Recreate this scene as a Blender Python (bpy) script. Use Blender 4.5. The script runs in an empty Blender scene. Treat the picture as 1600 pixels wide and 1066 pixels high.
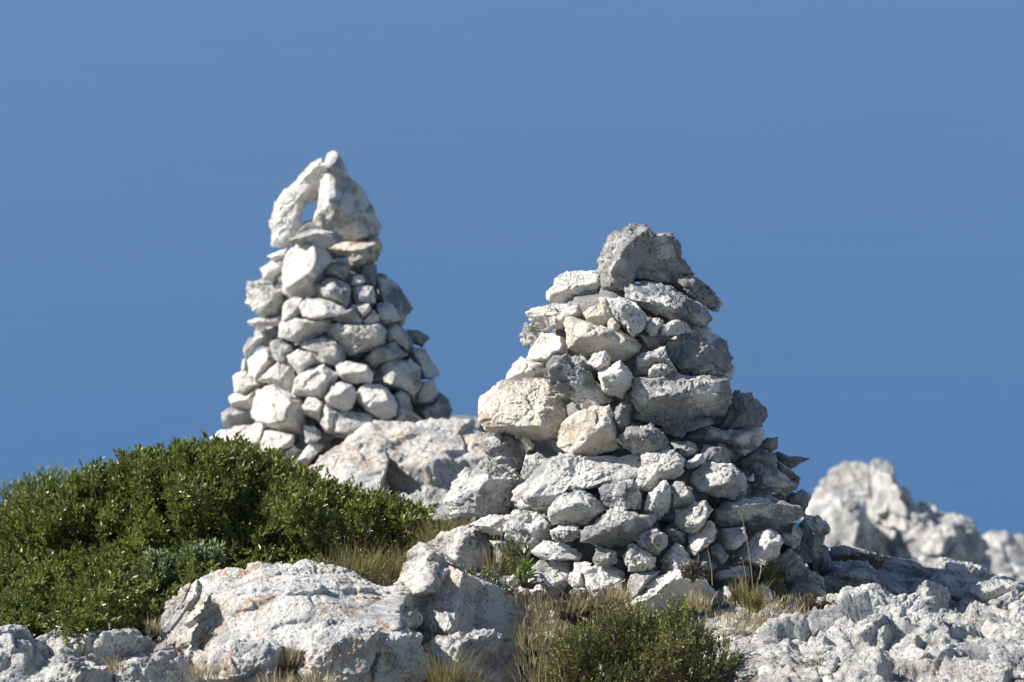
import bpy, bmesh, math, random
import numpy as np

# ------------------------------------------------------------------ frame
F = 4800.0                 # focal length in source pixels (1600 wide)
PITCH = math.radians(9.0)
CAM = np.array([0.0, 0.0, 3.0])
AX = np.array([1.0, 0.0, 0.0])
AF = np.array([0.0, math.cos(PITCH), -math.sin(PITCH)])
AU = np.array([0.0, math.sin(PITCH), math.cos(PITCH)])
SUN = np.array([-0.76, -0.045, 0.63]); SUN = SUN / np.linalg.norm(SUN)

scene = bpy.context.scene
COL = scene.collection


def at(u, v, d):
    """A point of the place: u, v measured on the picture, d metres in front of the viewer."""
    return CAM + AF * d + AX * ((u - 800.0) / F * d) + AU * ((533.0 - v) / F * d)


def to_cam(w):
    w = np.asarray(w, float)
    return np.stack([w @ AX, w @ AF, w @ AU], -1)


def tag(o, label=None, cat=None, group=None, kind=None):
    if label: o['label'] = label
    if cat: o['category'] = cat
    if group: o['group'] = group
    if kind: o['kind'] = kind
    return o


def mesh_obj(name, verts, faces, mats, parent=None, loc=None, smooth=True, mat_index=None):
    """faces: (n,3) or (n,4) int array, or a list of such arrays."""
    verts = np.asarray(verts, np.float32)
    if not isinstance(faces, list): faces = [faces]
    faces = [np.asarray(f, np.int32) for f in faces if len(f)]
    me = bpy.data.meshes.new(name)
    if loc is not None:
        loc = np.asarray(loc, np.float32)
        verts = verts - loc
    me.vertices.add(len(verts))
    me.vertices.foreach_set('co', verts.ravel())
    nl = sum(f.size for f in faces); nf = sum(len(f) for f in faces)
    me.loops.add(nl)
    me.loops.foreach_set('vertex_index', np.concatenate([f.ravel() for f in faces]))
    me.polygons.add(nf)
    sizes = np.concatenate([np.full(len(f), f.shape[1], np.int32) for f in faces])
    starts = np.concatenate([[0], np.cumsum(sizes)[:-1]]).astype(np.int32)
    me.polygons.foreach_set('loop_start', starts)
    try: me.polygons.foreach_set('loop_total', sizes)
    except Exception: pass
    if smooth: me.polygons.foreach_set('use_smooth', np.ones(nf, bool))
    if not isinstance(mats, (list, tuple)): mats = [mats]
    for m in mats: me.materials.append(m)
    if mat_index is not None: me.polygons.foreach_set('material_index', np.asarray(mat_index, np.int32))
    me.update(calc_edges=True)
    o = bpy.data.objects.new(name, me)
    COL.objects.link(o)
    if loc is not None: o.location = [float(c) for c in loc]
    if parent is not None:
        o.parent = parent
        o.matrix_parent_inverse.identity()
    return o


def empty(name, loc):
    o = bpy.data.objects.new(name, None)
    COL.objects.link(o)
    o.location = [float(c) for c in loc]
    o.empty_display_size = 0.05
    return o

# ------------------------------------------------------------------ noise
_rs = np.random.RandomState(7)
_G = _rs.normal(size=(256, 3)); _G /= np.linalg.norm(_G, axis=1)[:, None]
_PERM = _rs.permutation(256)


def perlin(p):
    p = np.asarray(p, float)
    i = np.floor(p).astype(np.int64); f = p - i
    w = f * f * f * (f * (f * 6 - 15) + 10)
    out = 0
    for dx in (0, 1):
        wx = w[:, 0] if dx else 1 - w[:, 0]
        hx = _PERM[(i[:, 0] + dx) & 255]
        for dy in (0, 1):
            wy = w[:, 1] if dy else 1 - w[:, 1]
            hy = _PERM[(hx + i[:, 1] + dy) & 255]
            for dz in (0, 1):
                wz = w[:, 2] if dz else 1 - w[:, 2]
                h = _PERM[(hy + i[:, 2] + dz) & 255]
                g = _G[h]
                out = out + wx * wy * wz * (g[:, 0] * (f[:, 0] - dx) + g[:, 1] * (f[:, 1] - dy) + g[:, 2] * (f[:, 2] - dz))
    return out * 1.6


def fbm(p, octs=3, gain=0.5):
    a = 1.0; s = 0; q = np.asarray(p, float)
    for k in range(octs):
        s = s + a * perlin(q); q = q * 2.03 + 17.3; a *= gain
    return s


def ridge(p, octs=3, gain=0.55):
    a = 1.0; s = 0; q = np.asarray(p, float)
    for k in range(octs):
        s = s + a * (1 - 2.4 * np.abs(perlin(q))); q = q * 2.1 + 9.7; a *= gain
    return s


def cells(p, seed=0, tilt=0.0):
    """Worley cells: a broken surface, each cell a small plane with its own height and tilt, notched along the joints."""
    p = np.asarray(p, float); i = np.floor(p).astype(np.int64); f = p - i
    d1 = np.full(len(p), 9.0); d2 = np.full(len(p), 9.0); val = np.zeros(len(p)); til = np.zeros(len(p))
    for dx in (-1, 0, 1):
        for dy in (-1, 0, 1):
            for dz in (-1, 0, 1):
                h = _PERM[(_PERM[(_PERM[(i[:, 0] + dx + seed) & 255] + i[:, 1] + dy) & 255] + i[:, 2] + dz) & 255]
                c = np.stack([_PERM[(h + 11) & 255], _PERM[(h + 57) & 255], _PERM[(h + 131) & 255]], -1) / 255.0
                q = c + np.array([dx, dy, dz]) - f
                d = np.sqrt((q * q).sum(1))
                near = d < d1
                d2 = np.where(near, d1, np.minimum(d2, d))
                val = np.where(near, h / 255.0, val)
                if tilt: til = np.where(near, (q * _G[(h * 7 + 3) & 255]).sum(1), til)
                d1 = np.where(near, d, d1)
    return d1, d2, (val - .5) + tilt * til


def broken(p, scale, amp, seed=0, tilt=1.4, joint=7.0):
    q = np.asarray(p, float) * scale
    q = q + .18 * np.stack([perlin(q * 1.3 + 3), perlin(q * 1.3 + 31), perlin(q * 1.3 + 57)], -1)
    d1, d2, v = cells(q, seed, tilt)
    k = np.clip((d2 - d1) * joint, 0, 1)
    return amp * (v * (.35 + .65 * k) - .5 * (1 - k))


_ICO = {}


def ico(sub):
    if sub not in _ICO:
        bm = bmesh.new()
        bmesh.ops.create_icosphere(bm, subdivisions=sub, radius=1.0)
        v = np.array([x.co[:] for x in bm.verts]); f = np.array([[x.index for x in q.verts] for q in bm.faces], np.int32)
        bm.free()
        v /= np.linalg.norm(v, axis=1)[:, None]
        _ICO[sub] = (v, f)
    return _ICO[sub]


def hull2(pts):
    pts = sorted(set(map(tuple, pts)))
    def half(ps):
        h = []
        for p in ps:
            while len(h) > 1 and (h[-1][0] - h[-2][0]) * (p[1] - h[-2][1]) - (h[-1][1] - h[-2][1]) * (p[0] - h[-2][0]) <= 0: h.pop()
            h.append(p)
        return h
    a, b = half(pts), half(pts[::-1])
    return np.array(a[:-1] + b[:-1])


def simplify(H, n):
    H = list(map(np.array, H))
    while len(H) > n:
        ar = []
        for i in range(len(H)):
            a, b, c = H[i - 1], H[i], H[(i + 1) % len(H)]
            ar.append(abs((b[0] - a[0]) * (c[1] - a[1]) - (b[1] - a[1]) * (c[0] - a[0])))
        H.pop(int(np.argmin(ar)))
    return np.array(H)


def ray_poly(poly, th):
    """Distance from the origin to the outline in each direction."""
    dx, dz = np.cos(th), np.sin(th)
    r = np.zeros(len(th))
    n = len(poly)
    for i in range(n):
        x1, z1 = poly[i]; x2, z2 = poly[(i + 1) % n]
        ex, ez = x2 - x1, z2 - z1
        den = dx * ez - dz * ex
        den = np.where(np.abs(den) < 1e-12, 1e-12, den)
        t = (x1 * ez - z1 * ex) / den
        s = (x1 * dz - z1 * dx) / den
        ok = (s >= -1e-6) & (s <= 1 + 1e-6) & (t > 0)
        r = np.where(ok, np.maximum(r, t), r)
    return r

# directions facets can look towards (x right, y away from the viewer, z up)
FACE = {'L': (-.80, -.55, .22), 'l': (-.45, -.85, .22), 'D': (.14, -.98, -.12), 'T': (-.12, -.55, .83), 't': (-.12, -.82, .56),
        'U': (.05, -.75, -.65), 'R': (.76, -.64, .05), 'r': (.42, -.90, .05), 'S': (.50, -.60, .62), 'q': (.35, -.86, .34), 'K': (-.62, -.50, .60)}


def centroid(P):
    x, z = P[:, 0], P[:, 1]; x2, z2 = np.roll(x, -1), np.roll(z, -1)
    a = x * z2 - x2 * z; A = a.sum() / 2
    if abs(A) < 1e-9: return P.mean(0)
    return np.array([((x + x2) * a).sum(), ((z + z2) * a).sum()]) / (6 * A)


BINS = np.linspace(-math.pi, math.pi, 73)


def lump(poly, d, thick=None, facets='D', apex=(.45, .5), seed=0, sub=5, rough=1.0, sharp=150, big=0.0, zoff=0.0, grow=0.03):
    """One solid stone: a polytope whose outline as seen by the viewer follows poly, with chipped faces, real depth and a pitted skin.
    Returns world vertices and faces."""
    rng = random.Random(seed)
    s = d / F
    P = np.array([(u * s, -v * s) for u, v in poly])
    c = centroid(P)
    Q = P - c
    w, h = np.ptp(Q[:, 0]), np.ptp(Q[:, 1])
    size = math.sqrt(w * h)
    if thick is None: thick = 0.42 * min(w, h) + 0.16 * max(w, h)
    T = thick
    dirs, faces = ico(sub)
    # camera frame: x right, y depth, z up
    D = dirs
    th = np.arctan2(D[:, 2], D[:, 0])
    H = hull2(Q)
    planes = []
    Hs = simplify(H, rng.choice((4, 5, 6, 6)))
    n = len(Hs)
    for i in range(n):
        a, b = Hs[i], Hs[(i + 1) % n]
        e = b - a; L = np.linalg.norm(e)
        if L < 1e-6: continue
        nx, nz = e[1] / L, -e[0] / L
        off = nx * a[0] + nz * a[1]
        if off < 0: nx, nz, off = -nx, -nz, -off
        al = math.radians(rng.choice((rng.uniform(2, 16), rng.uniform(10, 45)))); be = math.radians(rng.uniform(5, 35))
        planes.append((nx * math.cos(al), -math.sin(al), nz * math.cos(al), off * math.cos(al)))
        planes.append((nx * math.cos(be), math.sin(be), nz * math.cos(be), off * math.cos(be)))
    bx0, bz1 = Q[:, 0].min(), Q[:, 1].max()
    ap = np.array([bx0 + apex[0] * w, -T, bz1 - apex[1] * h])
    for ch in facets:
        nn = np.array(FACE[ch]) + np.array([rng.uniform(-.1, .1) for _ in range(3)])
        nn = to_cam(nn); nn /= np.linalg.norm(nn)
        planes.append((*nn, max(float(nn @ ap), 0.22 * size)))
    for _ in range(2):
        nn = np.array([rng.uniform(-.35, .35), 1, rng.uniform(-.35, .35)]); nn /= np.linalg.norm(nn)
        planes.append((*nn, T))
    N = np.array([p[:3] for p in planes]); O = np.array([p[3] for p in planes])
    dot = D @ N.T
    R0 = np.min(np.where(dot > 1e-4, O / np.maximum(dot, 1e-4), 1e9), axis=1)
    V0 = D * R0[:, None]
    extra = []
    for _ in range(5):                                   # chips knocked off the corners
        nn = np.array([rng.gauss(0, .8), -abs(rng.gauss(0.9, .3)) * rng.choice((1, 1, 1, -1)), rng.gauss(0, .8)]); nn /= np.linalg.norm(nn)
        m = (V0 @ nn).max()
        extra.append((*nn, m * rng.uniform(.85, .96)))
    N = np.vstack([N, [e[:3] for e in extra]]); O = np.append(O, [e[3] for e in extra])
    dot = np.maximum(D @ N.T, 1e-5)
    inv = dot / O
    mx = inv.max(1); R = 1.0 / (mx * ((inv / mx[:, None]) ** sharp).sum(1) ** (1.0 / sharp))
    ro_b = ray_poly(Q, BINS) * (1.0 + grow)
    Pw = D * R[:, None]
    off3 = np.array([rng.uniform(0, 90) for _ in range(3)])
    q = Pw + off3
    disp = size * 0.013 * fbm(q * (2.6 / size), 2)
    if big:
        disp = disp + broken(q * np.array([1, 1, 1.7]), 4.2, big * 2.2, seed, 1.6, 9) + big * .35 * ridge(q * 7.0, 2)
    # broken, stepped skin
    disp = disp + broken(q, 2.6 / size, min(0.032 * size, .0065), seed + 5, 1.5, 9)
    disp = disp + broken(q, 11.0, rough * 0.0070, seed, 1.5, 8)
    disp = disp + rough * (0.0026 * ridge(q * 30, 2) + 0.0024 * fbm(q * 75, 2))
    if sub >= 6:
        disp = disp + broken(q, 40.0, rough * 0.0026, seed, 1.3, 5) + rough * 0.0014 * fbm(q * 150, 1)
    # measure the shape's own outline and carry it onto the traced one
    rad = R * np.hypot(D[:, 0], D[:, 2])
    nb = len(BINS) - 1
    bi = np.clip(np.round((th + math.pi) / (2 * math.pi) * nb).astype(int), 0, nb)
    mb = np.zeros(nb + 1); np.maximum.at(mb, bi, rad)
    mb[0] = mb[nb] = max(mb[0], mb[nb])
    ok = mb > .55 * np.median(mb[mb > 0])
    ok &= mb > 1e-6
    kb = np.clip(np.where(ok, ro_b / np.maximum(mb, 1e-6), 1), .45, 2.0)
    kk = np.interp(th, BINS[ok], kb[ok])
    R = R + np.clip(disp, -0.3 * size, 0.3 * size)
    V = D * R[:, None]
    V[:, 0] *= kk; V[:, 2] *= kk
    V[:, 0] += c[0]; V[:, 2] += c[1]
    # c is measured at distance d: u*s and -v*s
    W = CAM + AF * d + np.outer(V[:, 1] + zoff, AF) + np.outer(V[:, 0] - 800.0 * s, AX) + np.outer(V[:, 2] + 533.0 * s, AU)
    return W, faces


def join(parts):
    vs, fs, n = [], {}, 0
    for v, f in parts:
        for g in (f if isinstance(f, list) else [f]):
            fs.setdefault(g.shape[1], []).append(g + n)
        vs.append(v); n += len(v)
    return np.vstack(vs), [np.vstack(x) for x in fs.values()]

# ------------------------------------------------------------------ materials
def nodes(m):
    m.use_nodes = True
    nt = m.node_tree
    return nt, nt.nodes, nt.links


def rock_material(name, pale, grey, amount, ochre=0.0, lichen=0.0, bump=1.0, dark=0.35):
    m = bpy.data.materials.new(name)
    nt, N, Lk = nodes(m)
    b = N['Principled BSDF']
    tc = N.new('ShaderNodeTexCoord'); oi = N.new('ShaderNodeObjectInfo')
    mul = N.new('ShaderNodeMath'); mul.operation = 'MULTIPLY'; mul.inputs[1].default_value = 37.0
    Lk.new(oi.outputs['Random'], mul.inputs[0])
    add = N.new('ShaderNodeVectorMath'); add.operation = 'ADD'
    Lk.new(tc.outputs['Object'], add.inputs[0]); Lk.new(mul.outputs[0], add.inputs[1])
    vec = add.outputs[0]

    def noise(scale, detail=4, rough=.6, dist=0.0):
        n = N.new('ShaderNodeTexNoise'); n.inputs['Scale'].default_value = scale
        n.inputs['Detail'].default_value = detail; n.inputs['Roughness'].default_value = rough; n.inputs['Distortion'].default_value = dist
        Lk.new(vec, n.inputs['Vector']); return n.outputs['Fac']

    def ramp(src, a, b_):
        r = N.new('ShaderNodeMapRange'); r.inputs['From Min'].default_value = a; r.inputs['From Max'].default_value = b_
        r.interpolation_type = 'SMOOTHSTEP'
        Lk.new(src, r.inputs['Value']); return r.outputs['Result']

    def mix(fac, c1, c2, blend='MIX'):
        x = N.new('ShaderNodeMix'); x.data_type = 'RGBA'; x.blend_type = blend
        if isinstance(fac, float): x.inputs['Factor'].default_value = fac
        else: Lk.new(fac, x.inputs['Factor'])
        for i, c in ((6, c1), (7, c2)):
            if isinstance(c, tuple): x.inputs[i].default_value = (*c, 1)
            else: Lk.new(c, x.inputs[i])
        return x.outputs[2]

    def mulf(a, k):
        x = N.new('ShaderNodeMath'); x.operation = 'MULTIPLY'; Lk.new(a, x.inputs[0])
        if isinstance(k, float): x.inputs[1].default_value = k
        else: Lk.new(k, x.inputs[1])
        return x.outputs[0]
    patch = ramp(noise(7.0, 5, .62, .4), .62 - .28 * amount, .74 - .28 * amount)
    col = mix(patch, pale, grey)
    # slow warm / cool drift
    drift = ramp(noise(3.0, 3), .35, .68)
    col = mix(mulf(drift, .35), col, tuple(c * k for c, k in zip(pale, (1.0, .9, .77))))
    # weathered skin: dark pits and lichen specks, thicker in the grey patches
    pit = ramp(noise(90.0, 4, .7), .55, .66)
    clump = ramp(noise(14.0, 4, .65), .40, .56)
    pitc = mulf(mulf(pit, clump), dark + .45)
    col = mix(pitc, col, (.10, .105, .105))
    spk = ramp(noise(230.0, 2, .6), .60, .70)
    col = mix(mulf(spk, dark), col, (.16, .16, .155))
    if ochre:
        oc = ramp(noise(5.5, 4, .6, .6), .66 - .25 * ochre, .80 - .22 * ochre)
        col = mix(mulf(oc, .75), col, (.50, .34, .20))
    if lichen:
        li = mulf(ramp(noise(6.0, 3, .6), .50, .62), ramp(noise(55.0, 4, .7), .50, .60))
        col = mix(mulf(li, lichen), col, (.55, .27, .06))
    # hairline cracks
    vo = N.new('ShaderNodeTexVoronoi'); vo.feature = 'DISTANCE_TO_EDGE'; vo.inputs['Scale'].default_value = 4.5
    wob = N.new('ShaderNodeTexNoise'); wob.inputs['Scale'].default_value = 12.0; wob.inputs['Detail'].default_value = 4
    Lk.new(vec, wob.inputs['Vector'])
    wv = N.new('ShaderNodeVectorMath'); wv.operation = 'MULTIPLY_ADD'
    Lk.new(wob.outputs['Color'], wv.inputs[0]); wv.inputs[1].default_value = (.22, .22, .22); Lk.new(vec, wv.inputs[2])
    Lk.new(wv.outputs[0], vo.inputs['Vector'])
    crk = N.new('ShaderNodeMapRange'); crk.inputs['From Min'].default_value = .004; crk.inputs['From Max'].default_value = .016
    crk.inputs['To Min'].default_value = 1; crk.inputs['To Max'].default_value = 0
    Lk.new(vo.outputs['Distance'], crk.inputs['Value'])
    some = mulf(crk.outputs[0], ramp(noise(3.0, 2), .57, .66))
    col = mix(mulf(some, .75), col, (.07, .07, .07))
    Lk.new(col, b.inputs['Base Color'])
    b.inputs['Roughness'].default_value = .9
    b.inputs['Specular IOR Level'].default_value = .25
    # bump
    h1 = noise(48.0, 8, .72)
    h2 = noise(170.0, 3, .6)
    sm = N.new('ShaderNodeMath'); sm.operation = 'MULTIPLY_ADD'; Lk.new(h2, sm.inputs[0]); sm.inputs[1].default_value = .45; Lk.new(h1, sm.inputs[2])
    s2 = N.new('ShaderNodeMath'); s2.operation = 'MULTIPLY_ADD'; Lk.new(pitc, s2.inputs[0]); s2.inputs[1].default_value = -.35; Lk.new(sm.outputs[0], s2.inputs[2])
    s3 = N.new('ShaderNodeMath'); s3.operation = 'MULTIPLY_ADD'; Lk.new(some, s3.inputs[0]); s3.inputs[1].default_value = -.6; Lk.new(s2.outputs[0], s3.inputs[2])
    bp = N.new('ShaderNodeBump'); bp.inputs['Strength'].default_value = 1.0; bp.inputs['Distance'].default_value = .015 * bump
    Lk.new(s3.outputs[0], bp.inputs['Height']); Lk.new(bp.outputs[0], b.inputs['Normal'])
    return m


MAT = {
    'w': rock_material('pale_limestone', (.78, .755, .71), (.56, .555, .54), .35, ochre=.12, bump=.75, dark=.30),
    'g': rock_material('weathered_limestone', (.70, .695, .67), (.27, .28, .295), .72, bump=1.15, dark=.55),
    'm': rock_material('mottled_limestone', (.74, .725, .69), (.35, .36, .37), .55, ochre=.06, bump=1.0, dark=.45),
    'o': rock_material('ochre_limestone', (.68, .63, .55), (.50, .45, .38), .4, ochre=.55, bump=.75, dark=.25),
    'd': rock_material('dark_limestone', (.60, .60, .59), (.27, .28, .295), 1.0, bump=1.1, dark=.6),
    'B': rock_material('bedrock_limestone', (.70, .69, .665), (.36, .37, .38), .6, bump=1.3, dark=.5, lichen=.0),
    'Y': rock_material('lichened_bedrock', (.73, .715, .68), (.42, .42, .425), .45, bump=1.2, dark=.45, lichen=.8),
}


def leaf_material(name, c1, c2, rough=.35, trans=.25, spec=.5):
    m = bpy.data.materials.new(name)
    nt, N, Lk = nodes(m)
    b = N['Principled BSDF']
    g = N.new('ShaderNodeNewGeometry')
    n1 = N.new('ShaderNodeTexNoise'); n1.inputs['Scale'].default_value = 4.5; n1.inputs['Detail'].default_value = 3
    Lk.new(g.outputs['Position'], n1.inputs['Vector'])
    k1 = N.new('ShaderNodeMapRange'); k1.inputs['From Min'].default_value = .35; k1.inputs['From Max'].default_value = .65; Lk.new(n1.outputs['Fac'], k1.inputs['Value'])
    k2 = N.new('ShaderNodeMath'); k2.operation = 'MULTIPLY_ADD'; Lk.new(g.outputs['Random Per Island'], k2.inputs[0]); k2.inputs[1].default_value = .55
    k3 = N.new('ShaderNodeMath'); k3.operation = 'MULTIPLY'; Lk.new(k1.outputs[0], k3.inputs[0]); k3.inputs[1].default_value = .45; Lk.new(k3.outputs[0], k2.inputs[2])
    r = N.new('ShaderNodeValToRGB'); Lk.new(k2.outputs[0], r.inputs[0])
    r.color_ramp.elements[0].color = (*c1, 1); r.color_ramp.elements[1].color = (*c2, 1)
    Lk.new(r.outputs[0], b.inputs['Base Color'])
    b.inputs['Roughness'].default_value = rough; b.inputs['Specular IOR Level'].default_value = spec
    t = N.new('ShaderNodeBsdfTranslucent'); Lk.new(r.outputs[0], t.inputs['Color'])
    mx = N.new('ShaderNodeMixShader'); mx.inputs[0].default_value = trans
    Lk.new(b.outputs[0], mx.inputs[1]); Lk.new(t.outputs[0], mx.inputs[2])
    Lk.new(mx.outputs[0], N['Material Output'].inputs['Surface'])
    return m


LEAF = leaf_material('glossy_leaf', (.072, .106, .019), (.27, .285, .072), .33, .30, .55)
LEAF_OLD = leaf_material('yellowed_leaf', (.45, .22, .04), (.35, .30, .08), .5, .2)
LEAF_FINE = leaf_material('fine_leaf', (.070, .095, .024), (.32, .32, .10), .38, .2, .5)
LEAF_SAGE = leaf_material('downy_leaf', (.17, .22, .10), (.30, .35, .19), .8, .15, .2)
LEAF_BRIGHT = leaf_material('bright_leaf', (.16, .26, .05), (.24, .36, .09), .45, .25)
GRASS = leaf_material('green_straw', (.13, .14, .045), (.36, .29, .13), .6, .3, .3)
STRAW = leaf_material('dry_straw', (.30, .24, .13), (.58, .49, .31), .65, .25, .3)
HEATH = leaf_material('dry_heath', (.15, .145, .06), (.42, .35, .21), .7, .2, .2)
TWIG = leaf_material('twig_bark', (.10, .075, .05), (.23, .19, .15), .85, .0, .1)
PETAL = leaf_material('pale_floret', (.62, .58, .50), (.70, .66, .60), .7, .2, .2)
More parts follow.
